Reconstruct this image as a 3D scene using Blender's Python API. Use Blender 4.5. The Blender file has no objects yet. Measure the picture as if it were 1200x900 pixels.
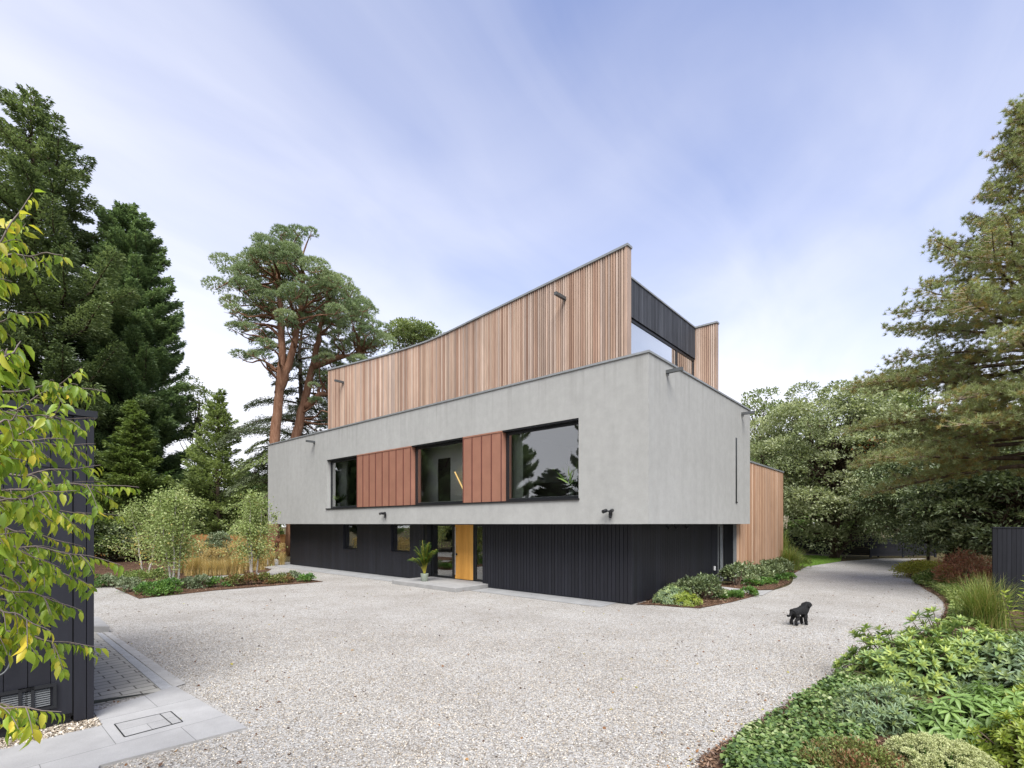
import bpy, bmesh, math, random
import numpy as np
from mathutils import Vector, Matrix

random.seed(7)
rng = np.random.default_rng(11)
S = bpy.context.scene
C = S.collection
PI = math.pi
H, F = 2.5, 580.0          # eye height and focal length (px of the 1200 px wide photo)

# ------------------------------------------------------------------ geometry of the place
def G(px, py, z=0.0):
    """pixel of the photo -> point on the level z"""
    Y = F * (H - z) / (py - 614.0)
    return ((px - 600.0) / F * Y, Y, z)
def at(px, py, Y):
    return ((px - 600.0) / F * Y, Y, H - (py - 614.0) / F * Y)
P = (3.843, 13.93)                       # outer corner of the house
E1 = (0.6589, 0.7523)                    # house local x : back along the end wall
E2 = (-0.7523, 0.6589)                   # house local y : along the front, to the left
RZ = math.atan2(E1[1], E1[0])
def hw(v, u, z=0.0):                     # house local -> world
    return (P[0] + v * E1[0] + u * E2[0], P[1] + v * E1[1] + u * E2[1], z)
def HF(px, py, v):                       # pixel -> (u, z) on the plane local x = v
    r = (px - 600.0) / F
    ox, oy = P[0] + v * E1[0], P[1] + v * E1[1]
    u = (ox - r * oy) / (-E2[0] + E2[1] * r)
    Y = oy + E2[1] * u
    return u, H - (py - 614.0) / F * Y
def HE(px, py, u):                       # pixel -> (v, z) on the plane local y = u
    r = (px - 600.0) / F
    ox, oy = P[0] + u * E2[0], P[1] + u * E2[1]
    v = (r * oy - ox) / (E1[0] - E1[1] * r)
    Y = oy + E1[1] * v
    return v, H - (py - 614.0) / F * Y

# ------------------------------------------------------------------ objects
def put(o, parent=None):
    C.objects.link(o)
    if parent is not None:
        o.parent = parent
    return o
def tag(o, label=None, cat=None, group=None, kind=None):
    if label: o['label'] = label
    if cat: o['category'] = cat
    if group: o['group'] = group
    if kind: o['kind'] = kind
    return o
def thing(name, label, cat, loc=(0, 0, 0), rz=0.0, group=None):
    o = put(bpy.data.objects.new(name, None))
    o.location = loc
    o.rotation_euler = (0, 0, rz)
    o.empty_display_size = 0.2
    return tag(o, label, cat, group)
def copy_tree(o, parent=None, loc=None, rz=None, scale=None, label=None):
    c = o.copy()
    C.objects.link(c)
    c.parent = parent
    if loc is not None: c.location = loc
    if rz is not None: c.rotation_euler = (0, 0, rz)
    if scale is not None: c.scale = (scale,) * 3 if not isinstance(scale, tuple) else scale
    if label: c['label'] = label
    for ch in list(o.children):
        copy_tree(ch, c)
    return c
def set_rnd(me, vals):
    a = me.attributes.new('rnd', 'FLOAT', 'POINT')
    a.data.foreach_set('value', np.asarray(vals, dtype=np.float32))

class MB:
    def __init__(s):
        s.v, s.f, s.m, s.r, s.cur, s.mi = [], [], [], [], 0.5, 0
    def _add(s, vs, fs):
        b = len(s.v)
        s.v += [tuple(p) for p in vs]
        s.r += [s.cur] * len(vs)
        for f in fs:
            s.f.append(tuple(b + i for i in f)); s.m.append(s.mi)
        return s
    def box(s, x0, x1, y0, y1, z0, z1):
        return s._add([(x0, y0, z0), (x1, y0, z0), (x1, y1, z0), (x0, y1, z0),
                       (x0, y0, z1), (x1, y0, z1), (x1, y1, z1), (x0, y1, z1)],
                      [(0, 3, 2, 1), (4, 5, 6, 7), (0, 1, 5, 4), (1, 2, 6, 5), (2, 3, 7, 6), (3, 0, 4, 7)])
    def quad(s, a, b, c, d):
        return s._add([a, b, c, d], [(0, 1, 2, 3)])
    def prism(s, pts, z0, z1):
        n = len(pts)
        vs = [(p[0], p[1], z0) for p in pts] + [(p[0], p[1], z1) for p in pts]
        fs = [tuple(range(n - 1, -1, -1)), tuple(range(n, 2 * n))]
        fs += [(i, (i + 1) % n, n + (i + 1) % n, n + i) for i in range(n)]
        return s._add(vs, fs)
    def sheet(s, pts, z):
        return s._add([(p[0], p[1], z) for p in pts], [tuple(range(len(pts)))])
    def tube(s, pts, rad, n=6, cap=True):
        pts = [Vector(p) for p in pts]
        if not hasattr(rad, '__len__'): rad = [rad] * len(pts)
        vs, fs = [], []
        up = None
        for i, p in enumerate(pts):
            d = (pts[min(i + 1, len(pts) - 1)] - pts[max(i - 1, 0)])
            if d.length < 1e-9: d = Vector((0, 0, 1))
            d.normalize()
            if up is None:
                up = d.orthogonal().normalized()
            up = (up - d * up.dot(d))
            if up.length < 1e-6: up = d.orthogonal()
            up.normalize()
            w = d.cross(up)
            for k in range(n):
                a = 2 * PI * k / n
                vs.append(p + (up * math.cos(a) + w * math.sin(a)) * rad[i])
        for i in range(len(pts) - 1):
            for k in range(n):
                fs.append((i * n + k, i * n + (k + 1) % n, (i + 1) * n + (k + 1) % n, (i + 1) * n + k))
        if cap:
            fs.append(tuple(range(n - 1, -1, -1)))
            fs.append(tuple((len(pts) - 1) * n + k for k in range(n)))
        return s._add(vs, fs)
    def lathe(s, prof, c=(0, 0, 0), n=20):
        vs, fs = [], []
        for r, z in prof:
            for k in range(n):
                a = 2 * PI * k / n
                vs.append((c[0] + r * math.cos(a), c[1] + r * math.sin(a), c[2] + z))
        for i in range(len(prof) - 1):
            for k in range(n):
                fs.append((i * n + k, i * n + (k + 1) % n, (i + 1) * n + (k + 1) % n, (i + 1) * n + k))
        fs.append(tuple(range(n - 1, -1, -1)))
        fs.append(tuple((len(prof) - 1) * n + k for k in range(n)))
        return s._add(vs, fs)
    def build(s, name, mats, parent=None, smooth=False, bevel=0.0):
        me = bpy.data.meshes.new(name)
        me.from_pydata(s.v, [], s.f)
        if not isinstance(mats, (list, tuple)): mats = [mats]
        for m in mats: me.materials.append(m)
        if len(mats) > 1: me.polygons.foreach_set('material_index', s.m)
        if smooth: me.polygons.foreach_set('use_smooth', [True] * len(me.polygons))
        set_rnd(me, s.r)
        me.update()
        o = put(bpy.data.objects.new(name, me), parent)
        if bevel:
            b = o.modifiers.new('bevel', 'BEVEL'); b.width = bevel; b.segments = 2; b.limit_method = 'ANGLE'
        return o

# ------------------------------------------------------------------ leaves
def nz(a):
    return a / np.maximum(np.linalg.norm(a, axis=-1, keepdims=True), 1e-9)
def rvec(n):
    return nz(rng.normal(size=(n, 3)))
class Leaves:
    """a heap of leaves (pos, direction, face normal, length, width, random) -> one mesh"""
    def __init__(s): s.a = []
    def add(s, pos, d, n, L, W, r):
        k = len(pos)
        one = lambda q: np.broadcast_to(np.asarray(q, float), (k,)).copy()
        s.a.append((np.asarray(pos, float), np.asarray(d, float), np.asarray(n, float), one(L), one(W), one(r)))
    def build(s, name, m, parent=None, shape='diamond', fold=0.25, droop=0.15):
        pos = np.concatenate([q[0] for q in s.a]); D = nz(np.concatenate([q[1] for q in s.a]))
        N = np.concatenate([q[2] for q in s.a]); L = np.concatenate([q[3] for q in s.a])[:, None]
        W = np.concatenate([q[4] for q in s.a])[:, None]; r = np.clip(np.concatenate([q[5] for q in s.a]), 0, 1)
        Sd = nz(np.cross(D, N) + 1e-6); N = np.cross(Sd, D)
        k = len(pos)
        if shape == 'needle':
            V = np.stack([pos - Sd * W * .5, pos + Sd * W * .5, pos + D * L], 1)
            tri = np.array([[0, 1, 2]])
        elif shape == 'diamond':
            mid = pos + D * L * .45 + N * W * fold
            V = np.stack([pos, mid - Sd * W * .5, pos + D * L - N * L * droop, mid + Sd * W * .5], 1)
            tri = np.array([[0, 3, 2], [0, 2, 1]])
        else:                                            # 'leaf': eight corners, folded on the midrib, drooping tip
            def row(t, w, dz):
                m_ = pos + D * L * t - N * L * droop * dz
                e = N * W * fold * w
                return [m_ - Sd * W * .5 * w + e, m_, m_ + Sd * W * .5 * w + e]
            a, b = row(.28, .85, .12), row(.62, .82, .42)
            V = np.stack([pos] + a + b + [pos + D * L - N * L * droop], 1)
            tri = np.array([[0, 2, 1], [0, 3, 2], [1, 2, 5], [1, 5, 4], [2, 3, 6], [2, 6, 5], [4, 5, 7], [5, 6, 7]])
        nv = V.shape[1]
        F_ = (tri[None] + (np.arange(k) * nv)[:, None, None]).reshape(-1, 3)
        me = bpy.data.meshes.new(name)
        me.vertices.add(k * nv); me.vertices.foreach_set('co', V.reshape(-1).astype(np.float32))
        nf = len(F_)
        me.loops.add(nf * 3); me.loops.foreach_set('vertex_index', F_.reshape(-1).astype(np.int32))
        me.polygons.add(nf)
        me.polygons.foreach_set('loop_start', (np.arange(nf) * 3).astype(np.int32))
        me.materials.append(m)
        set_rnd(me, np.repeat(r, nv))
        me.update(calc_edges=True)
        return put(bpy.data.objects.new(name, me), parent)

def clumps(lv, cen, rad, n, L, W, flat=.8, up=.35, low=.25, noise=.7, shell=.55, hang=0.0, rr=(0.0, 1.0)):
    """leaves through the volume of several clumps; n leaves per clump of radius 1"""
    cen = np.asarray(cen, float); rad = np.broadcast_to(np.asarray(rad, float), (len(cen),))
    for c, R in zip(cen, rad):
        k = max(6, int(n * R * R))
        d = rvec(k)
        d[:, 2] = np.where((d[:, 2] < 0) & (rng.random(k) > low), -d[:, 2], d[:, 2])
        q = shell + (1 - shell) * rng.random(k) ** .6
        pos = c + d * (R * q)[:, None] * np.array([1, 1, flat])
        dr = d + rvec(k) * noise + np.array([0, 0, up - hang])
        nn = d * .6 + rvec(k) * .6 + np.array([0, 0, .7])
        base = rng.random()
        r = rr[0] + (rr[1] - rr[0]) * np.clip(.45 * base + .55 * rng.random(k) , 0, 1)
        s = rng.uniform(.7, 1.25, k)
        lv.add(pos, dr, nn, L * s, W * s, r)
SUN_E, SUN_ANG, SKY_S, EXPO = 2.45, 42.0, .062, 1.67
SKY_TINT = (.80, .92, 1.29)
CLOUD = (6.25, 6.2, 6.45)
# ------------------------------------------------------------------ materials
def new_mat(name):
    m = bpy.data.materials.new(name); m.use_nodes = True
    nt = m.node_tree
    for n in list(nt.nodes): nt.nodes.remove(n)
    out = nt.nodes.new('ShaderNodeOutputMaterial')
    return m, nt, out
def nd(nt, t, **kw):
    n = nt.nodes.new('ShaderNode' + t)
    for k, v in kw.items():
        if k in n.inputs: n.inputs[k].default_value = v
        else: setattr(n, k, v)
    return n
def ramp(nt, fac, stops, interp='LINEAR'):
    n = nt.nodes.new('ShaderNodeValToRGB')
    n.color_ramp.interpolation = interp
    el = n.color_ramp.elements
    while len(el) < len(stops): el.new(0.5)
    for e, (p, c) in zip(el, stops):
        e.position = p; e.color = (c[0], c[1], c[2], 1) if hasattr(c, '__len__') else (c, c, c, 1)
    nt.links.new(fac, n.inputs[0])
    return n
def mixc(nt, a, b, fac, mode='MIX'):
    n = nt.nodes.new('ShaderNodeMix'); n.data_type = 'RGBA'; n.blend_type = mode
    for sock, v in ((n.inputs[0], fac), (n.inputs[6], a), (n.inputs[7], b)):
        if hasattr(v, 'is_output'): nt.links.new(v, sock)
        elif hasattr(v, '__len__'): sock.default_value = (v[0], v[1], v[2], 1)
        else: sock.default_value = v
    return n.outputs[2]
def coords(nt, scale=(1, 1, 1), rot=(0, 0, 0)):
    tc = nd(nt, 'TexCoord'); mp = nd(nt, 'Mapping')
    mp.inputs['Scale'].default_value = scale; mp.inputs['Rotation'].default_value = rot
    nt.links.new(tc.outputs['Object'], mp.inputs[0])
    return mp.outputs[0]
def noise(nt, vec, scale, detail=4, rough=.55, dist=0.0):
    n = nd(nt, 'TexNoise', Scale=scale, Detail=detail, Roughness=rough, Distortion=dist)
    nt.links.new(vec, n.inputs['Vector'])
    return n.outputs['Fac']
def attr(nt, name='rnd'):
    return nd(nt, 'Attribute', attribute_name=name).outputs['Fac']
def bump(nt, h, strength, dist):
    b = nd(nt, 'Bump', Strength=strength, Distance=dist)
    nt.links.new(h, b.inputs['Height'])
    return b.outputs[0]
def princ(nt, out, col, rough=.6, metal=0.0, spec=.5, nrm=None):
    p = nd(nt, 'BsdfPrincipled', Roughness=rough, Metallic=metal)
    p.inputs['Specular IOR Level'].default_value = spec
    if hasattr(col, 'is_output'): nt.links.new(col, p.inputs['Base Color'])
    else: p.inputs['Base Color'].default_value = (*col, 1)
    if nrm is not None: nt.links.new(nrm, p.inputs['Normal'])
    nt.links.new(p.outputs[0], out.inputs[0])
    return p
def plain(name, col, rough=.6, metal=0.0, spec=.5, var=.12, sc=6.0, bmp=0.0):
    m, nt, out = new_mat(name)
    v = coords(nt)
    f = noise(nt, v, sc, 5)
    lo = [c * (1 - var) for c in col]; hi = [min(1, c * (1 + var)) for c in col]
    c = ramp(nt, f, [(.3, lo), (.7, hi)]).outputs[0]
    n = bump(nt, noise(nt, v, sc * 8, 4), bmp, .01) if bmp else None
    princ(nt, out, c, rough, metal, spec, n)
    return m
def foliage(name, cols, transl=.3, rough=.5, spec=.3, tint=(1.18, 1.22, .78), gain=1.0):
    cols = [tuple(min(.8, q * gain) for q in c) for c in cols]
    m, nt, out = new_mat(name)
    k = len(cols)
    c = ramp(nt, attr(nt), [(i / max(1, k - 1), q) for i, q in enumerate(cols)]).outputs[0]
    p = nd(nt, 'BsdfPrincipled', Roughness=rough)
    p.inputs['Specular IOR Level'].default_value = spec
    nt.links.new(c, p.inputs['Base Color'])
    t = nd(nt, 'BsdfTranslucent')
    nt.links.new(mixc(nt, c, tint, 1.0, 'MULTIPLY'), t.inputs['Color'])
    mx = nd(nt, 'MixShader', Fac=transl)
    nt.links.new(p.outputs[0], mx.inputs[1]); nt.links.new(t.outputs[0], mx.inputs[2])
    nt.links.new(mx.outputs[0], out.inputs[0])
    return m
def boards(name, cols, rough=.65, spec=.3, grain=(60, 60, 3), gstr=.35, knots=True):
    """timber whose boards differ by the 'rnd' attribute, with grain along z"""
    m, nt, out = new_mat(name)
    c = ramp(nt, attr(nt), [(i / (len(cols) - 1), q) for i, q in enumerate(cols)]).outputs[0]
    g = noise(nt, coords(nt, grain), 1.0, 5, .6, .6)
    g2 = noise(nt, coords(nt, (1.2, 1.2, .35)), 1.0, 3)
    c = mixc(nt, c, ramp(nt, g, [(.25, 1 - gstr), (.6, 1.0)]).outputs[0], 1.0, 'MULTIPLY')
    c = mixc(nt, c, ramp(nt, g2, [(.3, .82), (.7, 1.08)]).outputs[0], 1.0, 'MULTIPLY')
    princ(nt, out, c, rough, 0, spec, bump(nt, g, .25, .004))
    return m
def glass(name, tintc=(.95, .975, .96), ior=1.52, rough=.0):
    m, nt, out = new_mat(name)
    fr = nd(nt, 'Fresnel', IOR=ior)
    # coated double glazing mirrors several times as much as one plain pane
    mu = nd(nt, 'Math', operation='MULTIPLY'); nt.links.new(fr.outputs[0], mu.inputs[0]); mu.inputs[1].default_value = 5.0
    mu.use_clamp = True
    t = nd(nt, 'BsdfTransparent'); t.inputs[0].default_value = (*tintc, 1)
    g = nd(nt, 'BsdfGlossy', Roughness=rough); g.inputs[0].default_value = (.95, .97, .97, 1)
    mx = nd(nt, 'MixShader')
    nt.links.new(mu.outputs[0], mx.inputs[0]); nt.links.new(t.outputs[0], mx.inputs[1]); nt.links.new(g.outputs[0], mx.inputs[2])
    nt.links.new(mx.outputs[0], out.inputs[0])
    return m

M = {}
def render_mat():
    m, nt, out = new_mat('grey_render')
    v = coords(nt)
    big = noise(nt, v, .35, 4)
    streak = noise(nt, coords(nt, (2.2, 2.2, .25)), 1.0, 5, .6)
    fine = noise(nt, v, 40, 4, .7)
    mott = noise(nt, v, 3.2, 6, .65)
    c = ramp(nt, big, [(.3, (.305, .303, .283)), (.7, (.335, .333, .313))]).outputs[0]
    c = mixc(nt, c, ramp(nt, streak, [(.3, .95), (.62, 1.02)]).outputs[0], 1.0, 'MULTIPLY')
    c = mixc(nt, c, ramp(nt, mott, [(.3, .9), (.7, 1.06)]).outputs[0], .8, 'MULTIPLY')
    c = mixc(nt, c, ramp(nt, fine, [(.3, .9), (.7, 1.06)]).outputs[0], .8, 'MULTIPLY')
    # drip stains under the coping: a few vertical runs, fading within a metre of it
    run = noise(nt, coords(nt, (4.5, 4.5, .10)), 1.0, 4, .6)
    sp = nd(nt, 'SeparateXYZ'); nt.links.new(v, sp.inputs[0])
    hi = nd(nt, 'MapRange'); nt.links.new(sp.outputs[2], hi.inputs[0]); hi.inputs[1].default_value = 5.9; hi.inputs[2].default_value = 7.35
    st = ramp(nt, run, [(.5, 0.0), (.72, 1.0)])
    mu = nd(nt, 'Math', operation='MULTIPLY'); nt.links.new(st.outputs[0], mu.inputs[0]); nt.links.new(hi.outputs[0], mu.inputs[1])
    m2 = nd(nt, 'Math', operation='MULTIPLY'); nt.links.new(mu.outputs[0], m2.inputs[0]); m2.inputs[1].default_value = .55
    c = mixc(nt, c, (.20, .195, .18), m2.outputs[0])
    princ(nt, out, c, .9, 0, .2, bump(nt, fine, .3, .006))
    return m
M['render'] = render_mat()
def gravel_mat():
    m, nt, out = new_mat('pale_gravel')
    v = coords(nt)
    def vor(sc):
        n = nd(nt, 'TexVoronoi', Scale=sc); nt.links.new(v, n.inputs['Vector'])
        return n
    a, b = vor(46.0), vor(95.0)
    sep = nd(nt, 'SeparateColor'); nt.links.new(a.outputs['Color'], sep.inputs[0])
    sep2 = nd(nt, 'SeparateColor'); nt.links.new(b.outputs['Color'], sep2.inputs[0])
    st = ramp(nt, sep.outputs[0], [(0, (.115, .09, .07)), (.07, (.30, .23, .16)), (.18, (.44, .40, .345)), (.42, (.55, .52, .47)), (.8, (.64, .615, .575)), (1, (.76, .745, .71))]).outputs[0]
    st2 = ramp(nt, sep2.outputs[1], [(0, (.10, .085, .07)), (.12, (.38, .33, .27)), (.4, (.54, .51, .46)), (1, (.70, .68, .64))]).outputs[0]
    c = mixc(nt, st, st2, .42)
    gap = ramp(nt, a.outputs['Distance'], [(.0, 1.05), (.4, 1.0), (.75, .45)]).outputs[0]
    c = mixc(nt, c, gap, .8, 'MULTIPLY')
    c = mixc(nt, c, (.635, .643, .655), 1.0, 'MULTIPLY')
    worn = noise(nt, v, .42, 5, .6)                       # tyre-worn and dusty patches
    c = mixc(nt, c, ramp(nt, worn, [(.3, (.82, .80, .77)), (.62, (1.05, 1.05, 1.04))]).outputs[0], .9, 'MULTIPLY')
    dirt = noise(nt, v, 2.3, 6, .7)
    c = mixc(nt, c, ramp(nt, dirt, [(.28, (.84, .80, .74)), (.5, 1.0)]).outputs[0], .7, 'MULTIPLY')
    hgt = mixc(nt, a.outputs['Distance'], b.outputs['Distance'], .4)
    inv = nd(nt, 'Math', operation='SUBTRACT'); inv.inputs[0].default_value = 1.0; nt.links.new(hgt, inv.inputs[1])
    princ(nt, out, c, .85, 0, .25, bump(nt, inv.outputs[0], .7, .012))
    return m
M['gravel'] = gravel_mat()
def soil_mat(name, cols, sc=28):
    m, nt, out = new_mat(name)
    v = coords(nt)
    n1 = nd(nt, 'TexVoronoi', Scale=sc); nt.links.new(v, n1.inputs['Vector'])
    sep = nd(nt, 'SeparateColor'); nt.links.new(n1.outputs['Color'], sep.inputs[0])
    c = ramp(nt, sep.outputs[0], [(i / (len(cols) - 1), q) for i, q in enumerate(cols)]).outputs[0]
    c = mixc(nt, c, ramp(nt, noise(nt, v, 1.1, 5), [(.3, .6), (.7, 1.15)]).outputs[0], 1.0, 'MULTIPLY')
    princ(nt, out, c, .95, 0, .1, bump(nt, noise(nt, v, sc, 5, .7), 1.0, .03))
    return m
M['mulch'] = soil_mat('bark_mulch', [(.03, .018, .012), (.075, .042, .026), (.12, .068, .042), (.19, .12, .075)])
M['soil'] = soil_mat('leaf_litter', [(.03, .022, .013), (.07, .05, .026), (.06, .065, .022), (.13, .09, .05)], 9)
M['lawn_base'] = soil_mat('lawn_green', [(.07, .12, .02), (.10, .17, .03), (.13, .2, .04)], 40)
def slab_mat(name, col, joint=None, w=1.0, h=.6, rz=0.0, off=.5, mort=.006):
    m, nt, out = new_mat(name)
    v = coords(nt, rot=(0, 0, rz))
    br = nd(nt, 'TexBrick', Scale=1.0)
    br.inputs['Mortar Size'].default_value = mort; br.inputs['Brick Width'].default_value = w; br.inputs['Row Height'].default_value = h
    br.inputs['Mortar Smooth'].default_value = .1; br.offset = off
    br.inputs['Color1'].default_value = (*[c * .94 for c in col], 1); br.inputs['Color2'].default_value = (*[c * 1.06 for c in col], 1)
    br.inputs['Mortar'].default_value = (*(joint or [c * .45 for c in col]), 1)
    nt.links.new(v, br.inputs['Vector'])
    c = mixc(nt, br.outputs['Color'], ramp(nt, noise(nt, coords(nt), 2.2, 6, .65), [(.3, .86), (.7, 1.08)]).outputs[0], 1.0, 'MULTIPLY')
    c = mixc(nt, c, ramp(nt, noise(nt, coords(nt), 70, 3, .6), [(.3, .92), (.7, 1.05)]).outputs[0], 1.0, 'MULTIPLY')
    princ(nt, out, c, .75, 0, .3, bump(nt, noise(nt, coords(nt), 90, 3), .12, .003))
    return m
M['slab'] = slab_mat('porcelain_slab', (.30, .295, .285), w=1.25, h=1.0, rz=-RZ, mort=.004)
M['step'] = plain('concrete_step', (.25, .245, .235), .8, var=.12, sc=3, bmp=.15)
M['strip'] = slab_mat('paving_strip', (.255, .255, .25), w=.9, h=.5, rz=-RZ)
M['paver'] = slab_mat('weathered_pavers', (.31, .295, .255), joint=(.09, .08, .065), w=.42, h=.2, rz=-RZ, mort=.01)
M['edging'] = plain('stone_edging', (.30, .29, .27), .85, var=.14, sc=4, bmp=.2)
M['charcoal'] = boards('charcoal_boards', [(.009, .0095, .0135), (.012, .0125, .0178), (.015, .016, .022)], .55, .4, (14, 14, 1.2), .3)
M['charcoal_rough'] = boards('charred_timber', [(.035, .037, .043), (.05, .053, .062), (.066, .07, .08)], .7, .25, (30, 30, 1.2), .5)
M['fence_dark'] = boards('dark_fence_boards', [(.006, .0063, .0085), (.009, .0095, .0125), (.013, .0135, .0175)], .7, .25, (20, 20, 1.4), .45)
M['cedar'] = boards('cedar_battens', [(.27, .165, .115), (.44, .30, .215), (.51, .365, .275), (.34, .205, .14), (.62, .475, .375), (.40, .31, .255), (.30, .215, .165), (.55, .41, .31)], .7, .2, (40, 40, 1.6), .25)
M['cedar_warm'] = boards('warm_cedar_boards', [(.35, .185, .10), (.50, .30, .18), (.57, .365, .235), (.40, .22, .125), (.64, .45, .32)], .65, .25, (40, 40, 1.6), .35)
M['backing'] = plain('batten_backing', (.10, .045, .028), .9)
M['fence_orange'] = boards('orange_fence_boards', [(.27, .125, .04), (.35, .175, .06), (.41, .215, .08)], .7, .2, (3, 3, 26), .35)
M['oak'] = boards('oiled_oak', [(.60, .285, .055), (.68, .335, .07), (.74, .39, .095)], .42, .4, (45, 45, 1.2), .28)
M['metal'] = plain('dark_aluminium', (.016, .017, .019), .4, .3, .5, .08)
M['coping'] = plain('grey_coping', (.24, .25, .25), .5, .3, .5, .1)
M['spout'] = plain('dark_zinc', (.085, .09, .09), .5, .3)
M['black'] = plain('matt_black', (.008, .008, .009), .55, 0, .4, .1)
M['grate'] = plain('galvanised_grate', (.42, .42, .42), .5, .2)
M['sky_white'] = plain('sky_reflection_white', (.9, .9, .89), .8, var=.02)  # white that stands in for bright sky reflected in the roof glazing
M['steel'] = plain('brushed_steel', (.55, .55, .55), .35, .9, .5, .08)
M['copper'] = plain('oxidised_copper', (.305, .146, .096), .5, .25, .4, .10, 1.7)
M['copper_dark'] = plain('copper_seam', (.12, .045, .035), .55, .25, .4, .1)
M['glass'] = glass('window_glass')
M['roof'] = plain('roof_membrane', (.25, .25, .25), .9)
M['room'] = plain('room_plaster', (.72, .73, .69), .8, var=.03, sc=1.0)
M['room_floor'] = plain('room_oak_floor', (.30, .20, .12), .5)
M['room_dark'] = plain('dark_joinery', (.03, .022, .016), .5)
M['curtain'] = plain('pale_curtain', (.62, .65, .57), .9, var=.05)
M['pot'] = plain('sage_glaze', (.30, .34, .27), .55, var=.08)
M['white_pot'] = plain('white_ceramic', (.7, .7, .68), .4)
def emit(name, col, s):
    m, nt, out = new_mat(name)
    e = nd(nt, 'Emission', Strength=s); e.inputs[0].default_value = (*col, 1)
    nt.links.new(e.outputs[0], out.inputs[0])
    return m
M['led'] = emit('led_handrail', (1.0, .66, .25), .45)
def bark_mat(name, cols, sc=(7, 7, 1.4)):
    m, nt, out = new_mat(name)
    f = noise(nt, coords(nt, sc), 1.0, 6, .65, .6)
    c = ramp(nt, f, [(.25 + .5 * i / (len(cols) - 1), q) for i, q in enumerate(cols)]).outputs[0]
    princ(nt, out, c, .9, 0, .15, bump(nt, f, .8, .05))
    return m
M['bark'] = bark_mat('brown_bark', [(.03, .02, .014), (.085, .06, .042), (.14, .11, .08)])
M['bark_pine'] = bark_mat('orange_pine_bark', [(.10, .048, .028), (.19, .098, .058), (.29, .175, .11)])
M['bark_birch'] = bark_mat('pale_birch_bark', [(.12, .095, .07), (.5, .46, .4), (.62, .58, .52)], (3, 3, 14))
M['twig'] = plain('thin_twigs', (.11, .075, .05), .8)
M['twig_pale'] = plain('pale_twigs', (.24, .17, .11), .8)
M['cherry_bark'] = plain('grey_twig_bark', (.13, .10, .085), .7)
M['fur'] = plain('black_fur', (.010, .010, .010), .8, 0, .25, .4, 40, 1.0)
M['wet'] = plain('wet_black', (.004, .004, .004), .15, 0, .6)
fg = foliage
M['L_cypress'] = fg('cypress_sprays', [(.04, .058, .028), (.072, .098, .045), (.115, .148, .068), (.17, .20, .095)], .3, gain=1.6)
M['L_cypress2'] = fg('dense_cypress_sprays', [(.038, .06, .03), (.066, .098, .047), (.105, .148, .07), (.155, .195, .095)], .3, gain=1.85)
M['L_thuja'] = fg('yellow_green_sprays', [(.05, .075, .022), (.09, .125, .036), (.15, .19, .055)], .3, gain=1.6)
M['L_light'] = fg('light_conifer_sprays', [(.07, .09, .035), (.12, .15, .06), (.18, .21, .09)], .35, gain=2.0)
M['L_scots'] = fg('blue_green_needles', [(.035, .055, .025), (.07, .095, .045), (.115, .14, .07), (.16, .175, .09)], .28, gain=2.5)
M['L_cedar'] = fg('grey_cedar_needles', [(.04, .05, .025), (.066, .08, .042), (.10, .115, .065)], .2, gain=2.0)
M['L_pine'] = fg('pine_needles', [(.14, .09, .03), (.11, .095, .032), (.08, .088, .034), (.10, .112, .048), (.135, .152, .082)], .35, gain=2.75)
M['L_varieg'] = fg('variegated_leaves', [(.075, .095, .045), (.15, .175, .09), (.24, .265, .15), (.38, .39, .25)], .38, gain=1.42)
M['L_dark'] = fg('dark_evergreen_leaves', [(.024, .034, .016), (.044, .058, .026), (.075, .095, .042), (.17, .19, .105)], .25, .38, .45, gain=2.4)
M['L_mid'] = fg('mid_green_leaves', [(.03, .055, .015), (.055, .09, .024), (.11, .14, .05)], .3, gain=2.5)
M['L_airy'] = fg('pale_airy_leaves', [(.07, .095, .035), (.12, .15, .055), (.18, .21, .08)], .35, gain=1.5)
M['L_birch'] = fg('birch_leaves', [(.08, .12, .03), (.15, .20, .055), (.24, .30, .10), (.28, .33, .13), (.36, .40, .19), (.44, .30, .07)], .4, gain=1.15)
M['L_silver'] = fg('silver_leaves', [(.05, .075, .035), (.12, .15, .08), (.25, .27, .18)], .25, gain=1.35)
M['L_cherry'] = fg('cherry_leaves', [(.09, .15, .018), (.15, .22, .026), (.22, .29, .035), (.30, .32, .04), (.46, .36, .04)], .5, .38, .4, gain=1.35)
M['L_ivy'] = fg('ivy_leaves', [(.03, .055, .02), (.065, .11, .03), (.12, .17, .045), (.38, .40, .22)], .2, .4, .35, gain=1.25)
M['L_rhodo'] = fg('rosette_leaves', [(.06, .105, .05), (.105, .16, .06), (.18, .235, .065), (.30, .33, .085)], .3, .42, .35, gain=1.5)
M['L_blue'] = fg('blue_green_leaves', [(.075, .115, .07), (.12, .165, .09), (.22, .26, .09)], .3, .4, .4, gain=1.55)
M['L_long'] = fg('long_pale_leaves', [(.09, .15, .04), (.14, .21, .055), (.21, .28, .08)], .3, .45, .4, gain=1.5)
M['L_lime'] = fg('lime_leaves', [(.13, .19, .025), (.21, .27, .035), (.32, .36, .06)], .35, .4, .4)
M['L_sedum'] = fg('pale_sedum_heads', [(.17, .19, .07), (.29, .31, .14), (.40, .41, .22)], .2, gain=1.4)
M['L_rust'] = fg('rusty_green_leaves', [(.20, .065, .04), (.14, .10, .04), (.11, .15, .04), (.17, .19, .05)], .25, gain=1.3)
M['L_coral'] = fg('coral_twigs', [(.26, .08, .05), (.38, .15, .09), (.30, .17, .10), (.14, .13, .04)], .2)
M['L_red'] = fg('red_autumn_leaves', [(.20, .05, .03), (.28, .10, .04), (.26, .20, .06), (.14, .16, .05)], .3)
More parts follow.
